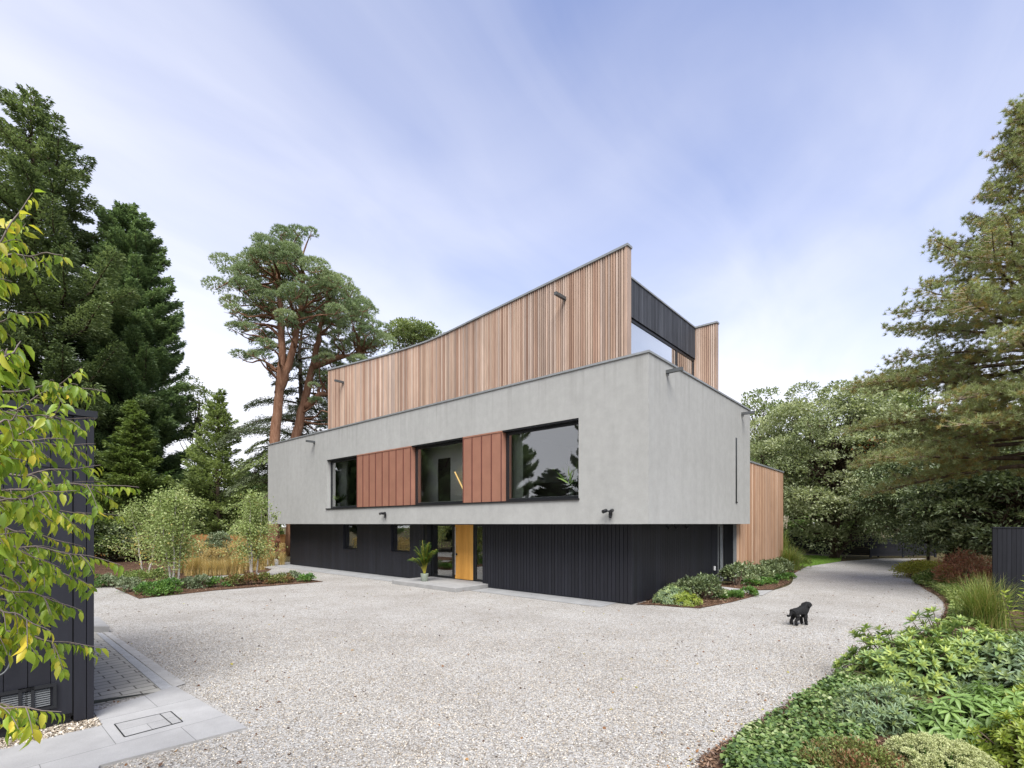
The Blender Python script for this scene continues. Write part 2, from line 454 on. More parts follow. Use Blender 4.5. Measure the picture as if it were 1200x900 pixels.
M['L_grass'] = fg('green_grass_blades', [(.07, .12, .02), (.13, .19, .03), (.22, .26, .06), (.33, .26, .10)], .3)
M['L_gold'] = fg('golden_grass_blades', [(.20, .16, .05), (.36, .25, .09), (.48, .35, .15), (.56, .45, .24), (.12, .14, .03)], .3, gain=1.3)
M['L_plume'] = fg('pale_plumes', [(.48, .42, .32), (.62, .56, .46)], .3)
M['L_lawn'] = fg('lawn_blades', [(.08, .15, .02), (.13, .22, .03), (.20, .29, .06)], .35, gain=1.5)
M['L_perennial'] = fg('fresh_perennial_leaves', [(.035, .08, .02), (.07, .14, .03), (.15, .23, .05)], .3, gain=1.4)
M['L_palm'] = fg('palm_fronds', [(.03, .075, .012), (.06, .125, .018), (.12, .19, .03)], .3, .35, .5)
M['L_cover'] = fg('leafy_cover', [(.04, .075, .02), (.09, .14, .03), (.17, .21, .06), (.26, .28, .12)], .25, gain=1.3)
M['L_yellow'] = fg('yellow_cover', [(.17, .18, .025), (.27, .27, .04), (.38, .36, .08)], .3)
M['L_litter'] = fg('fallen_leaves', [(.05, .025, .012), (.14, .06, .025), (.28, .15, .05), (.30, .30, .06)], .1)
M['L_chip'] = fg('bark_chips', [(.045, .027, .018), (.10, .056, .034), (.17, .10, .06), (.27, .18, .115)], .0)
M['L_pebble'] = fg('pebble_tones', [(.14, .11, .08), (.32, .26, .19), (.46, .40, .31), (.6, .56, .49)], .0)
# ------------------------------------------------------------------ ground, gravel, paving
def sheet(name, pts, z, m, kind='structure', parent=None):
    mb = MB(); mb.sheet(pts, z)
    o = mb.build(name, m, parent)
    bm = bmesh.new(); bm.from_mesh(o.data); bmesh.ops.triangulate(bm, faces=bm.faces)
    for f in bm.faces:
        if f.normal.z < 0: f.normal_flip()
    bm.to_mesh(o.data); bm.free()
    if kind: o['kind'] = kind
    return o
def smooth_line(pts, n=6):
    """Catmull-Rom through ground points"""
    pts = [np.array(p[:2], float) for p in pts]
    out = []
    for i in range(len(pts) - 1):
        p0, p1, p2, p3 = pts[max(i - 1, 0)], pts[i], pts[i + 1], pts[min(i + 2, len(pts) - 1)]
        for k in range(n):
            t = k / n
            out.append(tuple(.5 * ((2 * p1) + (-p0 + p2) * t + (2 * p0 - 5 * p1 + 4 * p2 - p3) * t * t + (-p0 + 3 * p1 - 3 * p2 + p3) * t ** 3)))
    out.append(tuple(pts[-1]))
    return out
g = [(-300, -200), (300, -200), (300, 400), (-300, 400)]
sheet('ground', g, 0.0, M['soil'])
RIGHT_EDGE = smooth_line([(-.6, -4), (.55, 1.5), (1.25, 3.6), G(820, 900), G(862, 866), G(930, 823), G(1000, 784), G(1058, 756), G(1094, 735), G(1108, 714), G(1100, 700), G(1080, 688), G(1064, 674), G(1057, 664), G(1064, 657.5)])
LEFT_EDGE = smooth_line([G(985, 658), G(946, 664), G(932, 671), G(927, 684), G(906, 692), G(882, 699.5), G(822, 712), G(766, 709)])
drive = RIGHT_EDGE + [G(1086, 654.5)[:2], G(1032, 654.5)[:2]] + LEFT_EDGE + [hw(3, 2)[:2], hw(3, 24)[:2], hw(1.5, 26.5)[:2], (-17.5, 36.5), (-27, 33), (-24, 14), (-9, 9), (-8, -4)]
sheet('gravel_drive', drive, .004, M['gravel'])
# loose pale stones lying on the drive, near the viewer only
def inside(poly, x, y):
    poly = np.asarray([p[:2] for p in poly]); n = len(poly); c = np.zeros(len(x), bool)
    j = n - 1
    for i in range(n):
        xi, yi = poly[i]; xj, yj = poly[j]
        hit = ((yi > y) != (yj > y)) & (x < (xj - xi) * (y - yi) / (yj - yi + 1e-12) + xi)
        c ^= hit; j = i
    return c
# left hand paving
slab_pts = [G(110, 837), G(205, 806), G(290, 855), G(117, 900), (-3.7, 4.1), (-5.6, 4.6), G(0, 880), G(120, 852)]
sheet('slab_path', slab_pts, .030, M['slab'])
mb = MB(); mb.prism([p[:2] for p in slab_pts][::-1], .0, .029); o = mb.build('slab_bed', M['edging']); tag(o, kind='structure')
pav = [G(100, 818), G(109, 741.5), G(119, 741.5), G(193, 803), G(180, 812), G(104, 826)]
sheet('paved_court', [G(60, 826), G(80, 741.5), G(119, 741.5), G(204, 806), G(182, 812.6), G(100, 830)], .010, M['paver'])
def strip_quads(a0, a1, b0, b1, z, m, name):
    return sheet(name, [a0, a1, b1, b0], z, m)
strip_quads(G(120, 741.2), G(128, 741.2), G(204, 806.4), G(218, 802), .016, M['edging'], 'stone_kerb')
t = thing('drain_channel', 'long slotted steel drain channel set between the pavers and the stone edging', 'drain', G(115, 741.5, .018))
mb = MB(); base = np.array(G(115, 741.5)); 
a0, a1 = np.array(G(112.5, 741.5)), np.array(G(119.5, 741.5)); b0, b1 = np.array(G(190, 809)), np.array(G(204, 806))
mb.sheet([tuple((q - base)[:2]) for q in (a0, a1, b1, b0)], -.003)
o = mb.build('channel', M['metal'], t)
mb = MB()
for i in range(150):
    s0, s1 = i / 150, (i + .8) / 150
    q = [a0 + (b0 - a0) * s0, a1 + (b1 - a1) * s0, a1 + (b1 - a1) * s1, a0 + (b0 - a0) * s1]
    mb.sheet([tuple((p - base)[:2]) for p in q], .001)
mb.build('grating', M['grate'], t)
sheet('threshold_strip', [G(109, 826), G(182, 812.3), G(109, 822.3)], .018, M['metal'])
t = thing('manhole_cover', 'recessed inspection cover with thin dark frame set in the grey slabs', 'manhole cover', G(172, 848, .034))
def frame_lines(pts, w, z, base):
    mb = MB(); n = len(pts)
    for i in range(n):
        a, b = np.array(pts[i][:2]) - base, np.array(pts[(i + 1) % n][:2]) - base
        d = (b - a) / np.linalg.norm(b - a); s = np.array([-d[1], d[0]]) * w
        mb.sheet([tuple(a - s), tuple(b - s), tuple(b + s), tuple(a + s)], z + .0004 * i)
    return mb
mc = [G(134, 849, .03), G(200, 834, .03), G(214, 846, .03), G(146, 864, .03)]
bs = np.array(G(172, 848, .034)[:2])
frame_lines(mc, .007, .002, bs).build('frame', M['metal'], t)
mb = MB(); mb.sheet([tuple(np.array(p[:2]) - bs) for p in mc], 0.0); mb.build('lid', M['slab'], t)
frame_lines([G(187, 837, .03), G(202, 849.5, .03)], .005, .0035, bs).build('joint', M['metal'], t)
# raised concrete step behind the outbuilding
t = G(128, 741.5); q = G(128, 726, .15)
mb = MB(); mb.prism([(-2.4, 0), (0, 0), (-1.25, 1.2), (-3.4, 1.2)], 0, .15)
o = mb.build('concrete_step', M['step'], bevel=.008); o.location = (t[0], t[1], .001); o.rotation_euler = (0, 0, 0)
tag(o, 'small raised concrete step at the end of the stone edging behind the black outbuilding', 'step')
sheet('pebble_bed', [G(0, 880), G(120, 852), G(109, 836), G(0, 858), (-6.6, 4.4), (-6.8, 3.4)], .009, M['edging'])
lv = Leaves()
n = 9000; a, b = rng.random(n), rng.random(n)
pa = np.array(G(-30, 889)); pb = np.array(G(119, 853)); pc = np.array(G(107, 838)); pd_ = np.array(G(-30, 850))
pos = (pa * (1 - a)[:, None] + pb * a[:, None]) * (1 - b)[:, None] + (pd_ * (1 - a)[:, None] + pc * a[:, None]) * b[:, None]
pos[:, 2] = .012 + rng.random(n) * .02
lv.add(pos, rvec(n) * [1, 1, .2], rvec(n) * .5 + [0, 0, 1], rng.uniform(.022, .045, n), rng.uniform(.02, .035, n), rng.random(n))
tag(lv.build('beige_pebbles', M['L_pebble'], None, 'leaf', .25, .3), kind='stuff')
# paving along the house front
def house_sheet(name, v0, v1, u0, u1, z, m):
    return sheet(name, [hw(v0, u0)[:2], hw(v1, u0)[:2], hw(v1, u1)[:2], hw(v0, u1)[:2]], z, m)
house_sheet('house_path', -.12, .93, 1.5, 7.1, .012, M['strip'])
house_sheet('rear_path', -.35, .93, 11.25, 26, .012, M['strip'])
sheet('side_path', [G(846, 688), G(884, 692.6), G(906, 692), G(893, 698.4), G(838, 689.5)], .02, M['slab'])

# planting beds (mulch) -------------------------------------------------------
def bed(name, pts, h, m=None, lip=True):
    """a level bed of mulch, a little proud of the gravel"""
    return sheet(name, pts, .018, m or M['mulch'])
BED_A = [G(134, 689.5), G(163, 702), G(250, 692.5), G(379, 682), G(345, 676.5), G(318, 674), G(235, 680), G(180, 687)]
bed('planting_bed', BED_A, .05)
BED_B = [G(96, 690), G(140, 686.5), G(165, 684), G(228, 677), G(312, 671), G(318, 667.5), G(290, 660), G(180, 655), G(80, 660)]
bed('planting_bed', BED_B, .05)
BED_H1 = [G(766, 709.5), G(820, 713.4), G(858, 706), G(886, 698.6), G(846, 690.5), hw(2.6, .98), hw(1.0, .9)]
bed('planting_bed', BED_H1, .05)
BED_H2 = [G(862, 690), G(884, 691.6), G(906, 691.4), G(924, 684), G(931, 672), G(945, 664), hw(17.4, .4), hw(9.4, .4), hw(7.2, .9)]
bed('planting_bed', BED_H2, .05)
i0 = 36
BED_R2 = [p for p in RIGHT_EDGE if p[1] > 10.9] + [G(1075, 656), (28, 33), (26, 22), (16, 14.4), (13.2, 13.2), G(1152, 742.5), G(1108, 740)]
bed('planting_bed', BED_R2, .08)
BED_R1 = [p for p in RIGHT_EDGE if 3.4 < p[1] < 11.6] + [G(1100, 738), G(1152, 747), (13.5, 11.0), (13, 6), (8, 3.0)]
bed('planting_bed', BED_R1, .08)
sheet('stone_strip', [G(1138, 745), G(1200, 750), (14, 10.75), (14, 10.55), G(1200, 753), G(1138, 747.5)], .10, M['edging'])
LAWN = [G(985, 658), G(946, 664), G(936, 668), G(930, 664), G(936, 655), (22, 40), (25, 37.5)]
sheet('lawn', LAWN, .010, M['lawn_base'])
def scatter(poly, n, dens=None):
    poly = np.asarray([p[:2] for p in poly]); lo, hi = poly.min(0), poly.max(0)
    out = np.zeros((0, 2))
    while len(out) < n:
        p = lo + (hi - lo) * rng.random((n * 3, 2))
        p = p[inside(poly, p[:, 0], p[:, 1])]
        if dens is not None: p = p[rng.random(len(p)) < dens(p)]
        out = np.concatenate([out, p])
    return out[:n]
def blades_flat(lv, p, z, L, W, tilt=.35, upn=1.0, r=None):
    n = len(p); pos = np.column_stack([p, np.full(n, 0.0) + z])
    lv.add(pos, rvec(n) * [1, 1, tilt] + [0, 0, tilt * .3], rvec(n) * .6 + [0, 0, upn], rng.uniform(.6, 1.3, n) * L, rng.uniform(.6, 1.3, n) * W, rng.random(n) if r is None else r)
lv = Leaves(); p = scatter(LAWN, 22000)
pos = np.column_stack([p, np.full(len(p), .01)])
lv.add(pos, rvec(len(p)) * .6 + [0, 0, 1], rvec(len(p)), rng.uniform(.04, .09, len(p)), .012, rng.random(len(p)))
tag(lv.build('lawn_grass', M['L_lawn'], None, 'needle'), kind='stuff')
# bark chips on the beds and spilling along the edge of the drive
lv = Leaves()
for poly, n in ((BED_R1, 9000), (BED_R2, 9000), (BED_H1, 3500), (BED_H2, 2500), (BED_A, 2500)):
    blades_flat(lv, scatter(poly, n), rng.uniform(.022, .05, n), .055, .025, .35)
edge = np.array([p for p in RIGHT_EDGE if p[1] < 25]); k = 5200
i = rng.integers(0, len(edge) - 1, k); tt = rng.random(k)[:, None]
p = edge[i] * (1 - tt) + edge[i + 1] * tt + np.abs(rng.normal(size=(k, 1))) * np.array([[.13, .02]]) - [[.03, 0]]
blades_flat(lv, p, rng.uniform(.012, .04, k), .045, .022, .3)
tag(lv.build('bark_chippings', M['L_chip'], None, 'diamond', .1, .05), kind='stuff')
# fallen leaves and darker stones lying about on the gravel
lv = Leaves()
def drive_dens(p): return np.exp(-np.abs(p[:, 1] - 6) / 9) * .8 + .05
p = scatter([q for q in drive], 1100, drive_dens)
blades_flat(lv, p, .012, .055, .036, .25, r=rng.random(len(p)) ** 1.8)
k = 420; i = rng.integers(0, len(edge) - 1, k); tt = rng.random(k)[:, None]
p = edge[i] * (1 - tt) + edge[i + 1] * tt - np.abs(rng.normal(size=(k, 1))) * np.array([[.38, .1]])
blades_flat(lv, p, .012, .042, .025, .25)
tag(lv.build('leaf_litter', M['L_litter'], None, 'leaf', .2, .3), kind='stuff')
# loose stones with real relief in the foreground
lv = Leaves()
def near_d(p): return (p[:, 1] > 4.2) * np.clip(1.3 - (p[:, 1] - 4.2) / 7, 0, 1)
poly = [q for q in RIGHT_EDGE if q[1] < 13] + [(5, 13), (-9, 13), (-7, 9), G(218, 802), G(292, 856), G(117, 901), (-3.2, 4.0)]
n = 60000; p = scatter(poly, n, near_d)
blades_flat(lv, p, rng.uniform(.004, .010, n), .019, .016, .35, r=np.clip(rng.normal(.66, .26, n), 0, 1))
tag(lv.build('loose_gravel', M['L_pebble'], None, 'diamond', .35, .2), kind='stuff')

# ------------------------------------------------------------------ the house
house = thing('modern_house', 'modern house of grey rendered upper storey over black boards with curved timber roof screen', 'house', (P[0], P[1], 0), RZ)
LU, LV = 25.05, 9.61
ZB, ZT = 2.5, 7.33
U0, U1, Z0, Z1 = 2.34, 17.9, 3.3, 5.82
SL0, SL1, SZ0, SZ1 = 7.68, 7.84, 3.39, 5.94
mb = MB()
def fq(u0, u1, z0, z1, x=0.0): mb.quad((x, u0, z0), (x, u0, z1), (x, u1, z1), (x, u1, z0))
fq(0, LU, ZB, Z0); fq(0, LU, Z1, ZT); fq(0, U0, Z0, Z1); fq(U1, LU, Z0, Z1)
D = .30
mb.quad((0, U0, Z0), (0, U1, Z0), (D, U1, Z0), (D, U0, Z0)); mb.quad((0, U0, Z1), (D, U0, Z1), (D, U1, Z1), (0, U1, Z1))
mb.quad((0, U0, Z0), (D, U0, Z0), (D, U0, Z1), (0, U0, Z1)); mb.quad((0, U1, Z0), (0, U1, Z1), (D, U1, Z1), (D, U1, Z0))
def eq(v0, v1, z0, z1, y=0.0): mb.quad((v0, y, z0), (v1, y, z0), (v1, y, z1), (v0, y, z1))
eq(0, LV, ZB, SZ0); eq(0, LV, SZ1, ZT); eq(0, SL0, SZ0, SZ1); eq(SL1, LV, SZ0, SZ1)
e = .16
mb.quad((SL0, 0, SZ0), (SL0, e, SZ0), (SL0, e, SZ1), (SL0, 0, SZ1)); mb.quad((SL1, 0, SZ0), (SL1, 0, SZ1), (SL1, e, SZ1), (SL1, e, SZ0))
mb.quad((SL0, 0, SZ0), (SL1, 0, SZ0), (SL1, e, SZ0), (SL0, e, SZ0)); mb.quad((SL0, 0, SZ1), (SL0, e, SZ1), (SL1, e, SZ1), (SL1, 0, SZ1))
eq(0, LV, ZB, ZT, LU); fq(0, LU, ZB, ZT, LV)
mb.quad((0, 0, ZB), (0, LU, ZB), (LV, LU, ZB), (LV, 0, ZB))
w = .3; zi = 6.4
fq(w, LU - w, zi, ZT, w); fq(w, LU - w, zi, ZT, LV - w); eq(w, LV - w, zi, ZT, w); eq(w, LV - w, zi, ZT, LU - w)
mb.build('upper_storey', M['render'], house)
mb = MB(); mb.box(w, LV - w, w, LU - w, 6.36, 6.4); mb.build('roof_deck', M['roof'], house)
mb = MB()
for a in ((-.035, w + .02, -.035, LU + .035), (LV - w - .02, LV + .035, -.035, LU + .035), (w + .02, LV - w - .02, -.035, w + .02), (w + .02, LV - w - .02, LU - w - .02, LU + .035)):
    mb.box(*a, ZT, ZT + .06)
mb.build('parapet_coping', M['coping'], house)
mb = MB(); mb.box(SL0 + .002, SL1 - .002, -.008, .158, SZ0 + .002, SZ1 - .002); o = mb.build('slot_window', M['metal'], house); o['label'] = 'tall narrow slot window'
mb = MB(); mb.box(SL0 - .012, SL1 + .012, -.03, -.002, SZ0 - .05, SZ0 - .005); mb.build('sill', M['black'], o)
# windows of the upper storey
def window(name, u0, u1, z0, z1, x, fw=.09, depth=.07, label=None, parent=house, mull=()):
    mb = MB()
    mb.box(x, x + depth, u0, u0 + fw, z0, z1); mb.box(x, x + depth, u1 - fw, u1, z0, z1)
    mb.box(x, x + depth, u0 + fw, u1 - fw, z0, z0 + fw); mb.box(x, x + depth, u0 + fw, u1 - fw, z1 - fw, z1)
    for k in mull: mb.box(x + .003, x + depth - .003, k - fw / 2, k + fw / 2, z0 + fw, z1 - fw)
    o = mb.build(name, M['metal'], parent, bevel=.004)
    if label: o['label'] = label
    mb = MB(); mb.quad((x + .03, u0 + fw, z0 + fw), (x + .03, u0 + fw, z1 - fw), (x + .03, u1 - fw, z1 - fw), (x + .03, u1 - fw, z0 + fw))
    mb.build('pane', M['glass'], o)
    return o
for a, b, l in ((U0 + .002, 5.578, 'largest picture window'), (7.582, 10.798, 'middle window with a lit handrail behind'), (15.002, U1 - .002, 'window with a small plant on its sill')):
    window('picture_window', a, b, Z0 + .002, Z1 - .05, .21, .10, label=l)
mb = MB(); mb.box(-.045, .2, U0 - .03, U1 + .05, Z0 - .045, Z0 + .004); mb.build('window_sill', M['black'], house)
for a, b in ((U0, 5.58), (7.58, 10.8), (15.0, U1)):
    mb = MB(); mb.box(.02, .21, a + .003, b - .003, Z1 - .05, Z1 - .002); mb.build('window_head', M['metal'], house)
for a, b, k, l in ((5.58, 7.58, 4, 'narrow copper panel of four strips'), (10.8, 15.0, 8, 'wide copper panel of eight strips')):
    mb = MB(); n = k
    ws = (b - a) / n
    mb.box(-.012, .209, a, b, Z0 + .006, Z1 - .06)
    o = mb.build('copper_panel', M['copper'], house); o['label'] = l
    mb = MB(); mb.box(-.03, .2, a - .004, b + .004, Z1 - .058, Z1 - .004); mb.build('flashing', M['copper'], o)
    mb = MB()
    for i in range(n + 1):
        c = min(max(a + i * ws, a + .014), b - .014)
        mb.box(-.042, -.0125, c - .013, c + .013, Z0 + .008, Z1 - .06)
    mb.build('standing_seam', M['copper_dark'], o)
# rooms behind the windows
mb = MB(); mb.box(.32, 5.6, .4, 24.6, 2.85, 2.9); mb.build('room_floor', M['room_floor'], house)
mb = MB(); mb.box(.32, 5.6, .4, 24.6, 5.95, 6.0)
mb.box(5.5, 5.6, .4, 24.6, 2.9, 5.95)
for k in (.5, 6.5, 13.6, 24.4): mb.box(.32, 5.5, k, k + .12, 2.9, 5.95)
uA = HF(406, 560, .75)[0]; mb.box(.75, .85, uA, uA + 3.2, 2.9, 5.95)
uB0, uB1, uB2, uB3 = HF(486, 550, 1.2)[0], HF(513, 550, 1.2)[0], HF(528, 550, 1.2)[0], HF(546, 550, 1.2)[0]
mb.box(1.2, 1.3, uB1, uB0 + .6, 2.9, 5.95); mb.box(1.2, 1.3, uB3 - .5, uB2, 2.9, 5.95); mb.box(1.2, 1.3, uB2, uB1, 5.35, 5.95)
mb.build('room_wall', M['room'], house)
mb = MB(); mb.box(1.23, 1.27, uB2, uB1, 2.9, 5.35); mb.build('inner_door', M['room_dark'], house)
uC0, uC1 = HF(596, 540, .7)[0], HF(613, 540, .7)[0]
mb = MB()
for i in range(14):
    a = uC1 + (uC0 + .3 - uC1) * i / 14; b = uC1 + (uC0 + .3 - uC1) * (i + .9) / 14
    mb.prism([(.68, a), (.74, (a + b) / 2), (.68, b), (.72, b), (.78, (a + b) / 2), (.72, a)], 2.92, 5.9)
mb.build('curtain', M['curtain'], house)
mb = MB(); mb.box(1.9, 2.4, HF(682, 575, 1.9)[0], HF(626, 575, 1.9)[0], 2.9, 4.05); mb.build('sideboard', M['room_dark'], house)
h0, h1 = HF(533, 553, 1.0), HF(547, 582, 1.0)
mb = MB(); mb.tube([(1.0, h0[0], h0[1]), (1.0, h1[0], h1[1])], .028, 8); mb.build('handrail', M['led'], house)

# black boarded ground storey
UE = 24.04
REC0, REC1, XR = 7.46, 11.1, 1.22
mb = MB(); mb.box(.918, 1.2, 1.03, REC0, .02, ZB - .002)
mb.box(1.2, 1.45, 1.3, REC0, .02, ZB - .002)
k = 1.0
while k < REC0 - .05:
    mb.cur = random.random(); mb.box(.9, .918, k, min(k + .118, REC0), .03, ZB - .003); k += .14
mb.build('boarded_wall', M['charcoal'], house)['label'] = 'black wall of narrow vertical battens'
wins = ((12.10, 13.56, 1.19), (16.52, 17.87, 1.17))
mb = MB()
mb.box(1.13, 1.2, REC1, UE, .02, ZB - .002)
segs = [(REC1, wins[0][0]), (wins[0][1], wins[1][0]), (wins[1][1], UE)]
for a, b in segs: mb.box(.925, 1.13, a, b, .02, ZB - .003)
for a, b, z in wins: mb.box(.925, 1.13, a, b, .02, z)
k = REC1
while k < UE - .02:
    k2 = min(k + .15, UE); mb.cur = random.random(); z1 = ZB - .004
    cuts = [c for wv in wins for c in wv[:2] if k < c < k2]
    for a, b in zip([k] + cuts, cuts + [k2]):
        zz = z1
        for wa, wb, wz in wins:
            if wa - .001 <= a and b <= wb + .001: zz = wz
        mb.box(.9, .925, a, b - .004, .03, zz)
    k = k2
mb.build('boarded_wall', M['charcoal'], house)['label'] = 'black wall of flush boards with two small windows'
for a, b, z in wins:
    window('small_window', a + .003, b - .003, z + .003, ZB - .006, 1.06, .07, .06)
    mb = MB()
mb = MB(); mb.box(8.9, 9.0, 1.2, UE - .1, .02, ZB - .002); mb.box(1.2, 8.9, UE - .1, UE, .02, ZB - .002); mb.build('rear_wall', M['charcoal'], house)
# right hand end of the ground storey
vG0, vG1 = 8.62, 9.28
mb = MB(); mb.box(.93, vG0, 1.03, 1.2, .02, ZB - .002)
k = .9
vD0, vD1 = HE(811, 650, 1.0)[0], HE(834, 650, 1.0)[0]
while k < vG0 - .05:
    k2 = min(k + .19, vG0); mb.cur = random.random()
    mid = (k + k2) / 2
    y = 1.008 if not (vD0 < mid < vD1) else 1.02
    mb.box(k if k > .9 else .934, k2 - .006, y, 1.03, .03, ZB - .003); k = k2
mb.box(.895, 1.02, .988, 1.006, .03, ZB - .004)
mb.build('boarded_wall', M['charcoal'], house)['label'] = 'black end wall of wide boards under the overhang'
gl = MB(); gl.box(vG0, vG0 + .08, 1.0, 1.1, .02, ZB - .004); gl.box(vG1 - .08, vG1, 1.0, 1.1, .02, ZB - .004); gl.box(vG0 + .08, vG1 - .08, 1.0, 1.1, .02, .1); gl.box(vG0 + .08, vG1 - .08, 1.0, 1.1, ZB - .1, ZB - .004)
gl.box(9.325, 9.357, .465, .60, .02, ZB - .005)
o = gl.build('side_window', M['coping'], house)
mb = MB(); mb.box(9.326, 9.356, .602, .998, .02, ZB - .006); mb.build('return_panel', M['metal'], house)
gl = MB(); gl.quad((vG0 + .08, 1.05, .1), (vG1 - .08, 1.05, .1), (vG1 - .08, 1.05, ZB - .1), (vG0 + .08, 1.05, ZB - .1)); gl.build('pane', M['glass'], o)
v0, z0 = HE(837, 666, 1.0)
mb = MB(); mb.box(v0 - .05, v0 + .05, .95, 1.007, z0 - .09, z0 + .09); mb.build('outdoor_socket', M['white_pot'], house, bevel=.01)
# entrance
hall = MB(); hall.box(4.6, 4.7, REC0 - .6, REC1 + .6, .12, ZB - .01); hall.box(1.4, 4.6, REC0 - .7, REC0 - .6, .12, ZB - .01); hall.box(1.4, 4.6, REC1 + .6, REC1 + .7, .12, ZB - .01)
hall.build('hall_wall', M['room_dark'], house)
mb = MB(); mb.box(1.3, 4.6, REC0 - .6, REC1 + .6, .12, .165); mb.build('hall_floor', M['strip'], house)
for a, b, l in ((9.50, 10.92, 'wide glazed side panel of the entrance'), (7.52, 8.20, 'narrow glazed side panel of the entrance')):
    o = window('entrance_window', a, b, .17, ZB - .006, XR, .075, .07, l)
mb = MB(); mb.box(.93, XR + .07, REC1 - .17, REC1 - .003, .17, ZB - .006); mb.build('reveal', M['metal'], house)
mb = MB(); k = 8.30
while k < 9.39:
    mb.cur = random.random(); mb.box(XR + .005, XR + .06, k, min(k + .105, 9.40), .185, ZB - .03); k += .111
door = mb.build('front_door', M['oak'], house); door['label'] = 'oiled timber front door of vertical boards'
mb = MB(); mb.box(XR - .005, XR + .065, 8.21, 8.296, .17, ZB - .006); mb.box(XR - .005, XR + .065, 9.405, 9.495, .17, ZB - .006); mb.box(XR - .005, XR + .065, 8.297, 9.404, ZB - .027, ZB - .006)
mb.build('door_frame', M['metal'], house)
mb = MB(); mb.tube([(XR - .06, 9.32, .35), (XR - .06, 9.32, 2.38)], .017, 10)
for z in (.5, 2.2): mb.tube([(XR - .06, 9.32, z), (XR + .01, 9.32, z)], .010, 8)
mb.build('handle', M['steel'], door)
mb = MB(); mb.box(XR - .05, XR + .004, 9.25, 9.36, 1.18, 1.26); mb.build('lock', M['black'], door)
mb = MB(); mb.box(-.8, XR - .002, 7.14, 11.05, .002, .16); o = mb.build('entrance_step', M['step'], house, bevel=.012)
# timber wing at the back right
WV1, WU = 17.5, .46
mb = MB(); mb.box(9.66, WV1 - .02, WU + .03, 5, .0, 5.3); mb.box(9.36, 9.66, WU + .03, 5, .0, ZB - .004)
wing = mb.build('timber_wing', M['backing'], house)
mb = MB(); k = 9.36
while k < WV1 - .02:
    k2 = min(k + random.choice((.12, .14, .14, .16)), WV1); mb.cur = random.random()
    mb.box(k, k2 - .008, WU + random.uniform(0, .006), WU + .03, .03, 5.33 if k > 9.62 else ZB - .006); k = k2
k = WU + .035
while k < 5:
    mb.cur = random.random(); mb.box(WV1 - .02, WV1 + .002, k, k + .132, .03, 5.33); k += .14
mb.build('cladding', M['cedar_warm'], wing)
mb = MB(); mb.box(9.62, WV1 + .03, WU - .03, 5, 5.332, 5.40); mb.build('coping', M['coping'], wing)
# curved timber screen on the roof
AK = [(-3, .05), (.93, .5), (4.3, .86), (8, 1.25), (10.6, 1.52), (12.2, 1.55), (14.8, 1.34), (19.2, .68), (23, .05)]
def arc(u):
    for i in range(1, len(AK) - 2):
        if u <= AK[i + 1][0] or i == len(AK) - 3:
            (x0, y0), (x1, y1), (x2, y2), (x3, y3) = AK[i - 1:i + 3]
            h_ = x2 - x1; t = (u - x1) / h_
            m1 = (y2 - y0) / (x2 - x0) * h_; m2 = (y3 - y1) / (x3 - x1) * h_
            return (2 * t ** 3 - 3 * t * t + 1) * y1 + (t ** 3 - 2 * t * t + t) * m1 + (-2 * t ** 3 + 3 * t * t) * y2 + (t ** 3 - t * t) * m2
SU0, SU1, SZT = .93, 19.1, 10.88
mb = MB(); k = SU0 + .05
us = np.linspace(SU0 + .015, SU1, 41)
for a, b in zip(us, us[1:]):
    mb.prism([(arc(a) + .045, a), (arc(a) + .22, a), (arc(b) + .22, b), (arc(b) + .045, b)], 6.4, SZT - .002)
scr = mb.build('curved_screen', M['backing'], house); scr['label'] = 'curved roof screen of upright cedar battens'
mb = MB(); pitch = .098
while k < SU1 - .02:
    wdt = pitch * .64; mb.cur = random.random(); j = random.uniform(-.004, .004)
    mb.prism([(arc(k) + j, k), (arc(k) + .046, k), (arc(k + wdt) + .046, k + wdt), (arc(k + wdt) + j, k + wdt)], 6.4, SZT - .004)
    k += pitch
mb.build('batten', M['cedar'], scr)
o = MB(); o.cur = .8; o.box(arc(SU0) - .002, arc(SU0) + .23, SU0 - .012, SU0 + .014, 6.4, SZT - .003)
o.cur = .3; o.box(arc(SU0) - .02, arc(SU0) + .05, SU0 + .016, SU0 + .046, 6.4, SZT - .003); o.build('end_board', M['cedar'], scr)
mb = MB()
us = np.linspace(SU0 - .04, SU1 + .04, 41)
for a, b in zip(us, us[1:]): mb.prism([(arc(a) - .04, a), (arc(a) + .26, a), (arc(b) + .26, b), (arc(b) - .04, b)], SZT, SZT + .07)
mb.build('coping', M['coping'], scr)
# dark end wall over the roof glazing
DY = 1.6
v_end = 7.67
mb = MB(); k = arc(DY) + .22
while k < v_end - .01:
    k2 = min(k + .125, v_end); mb.cur = random.random(); mb.box(k, k2 - .008, DY + random.uniform(0, .005), DY + .03, 9.42, 10.68); k = k2
mb.build('charred_boards', M['charcoal_rough'], house)['label'] = 'charred black boards above the roof glazing'
mb = MB(); mb.box(arc(DY) + .23, v_end, DY + .03, DY + .25, 9.42, 10.68); mb.build('parapet_wall', M['black'], house)
mb = MB(); mb.box(arc(DY) + .22, v_end, DY - .03, DY + .28, 10.685, 10.74); mb.build('end_coping', M['coping'], house)
mb = MB(); mb.box(1.82, v_end, DY + .26, 18.8, 9.45, 10.2); mb.box(1.82, v_end, 18.8, 18.95, 6.4, 10.2); mb.build('penthouse', M['roof'], house)
gv0, gv1 = arc(DY) + .235, v_end - .02
gz0, gz1 = 6.45, 9.41
vm = HE(793, 400, DY + .06)[0]
mb = MB(); y0, y1 = DY + .05, DY + .12
mb.box(gv0, gv0 + .09, y0, y1, gz0, gz1); mb.box(gv1 - .09, gv1, y0, y1, gz0, gz1)
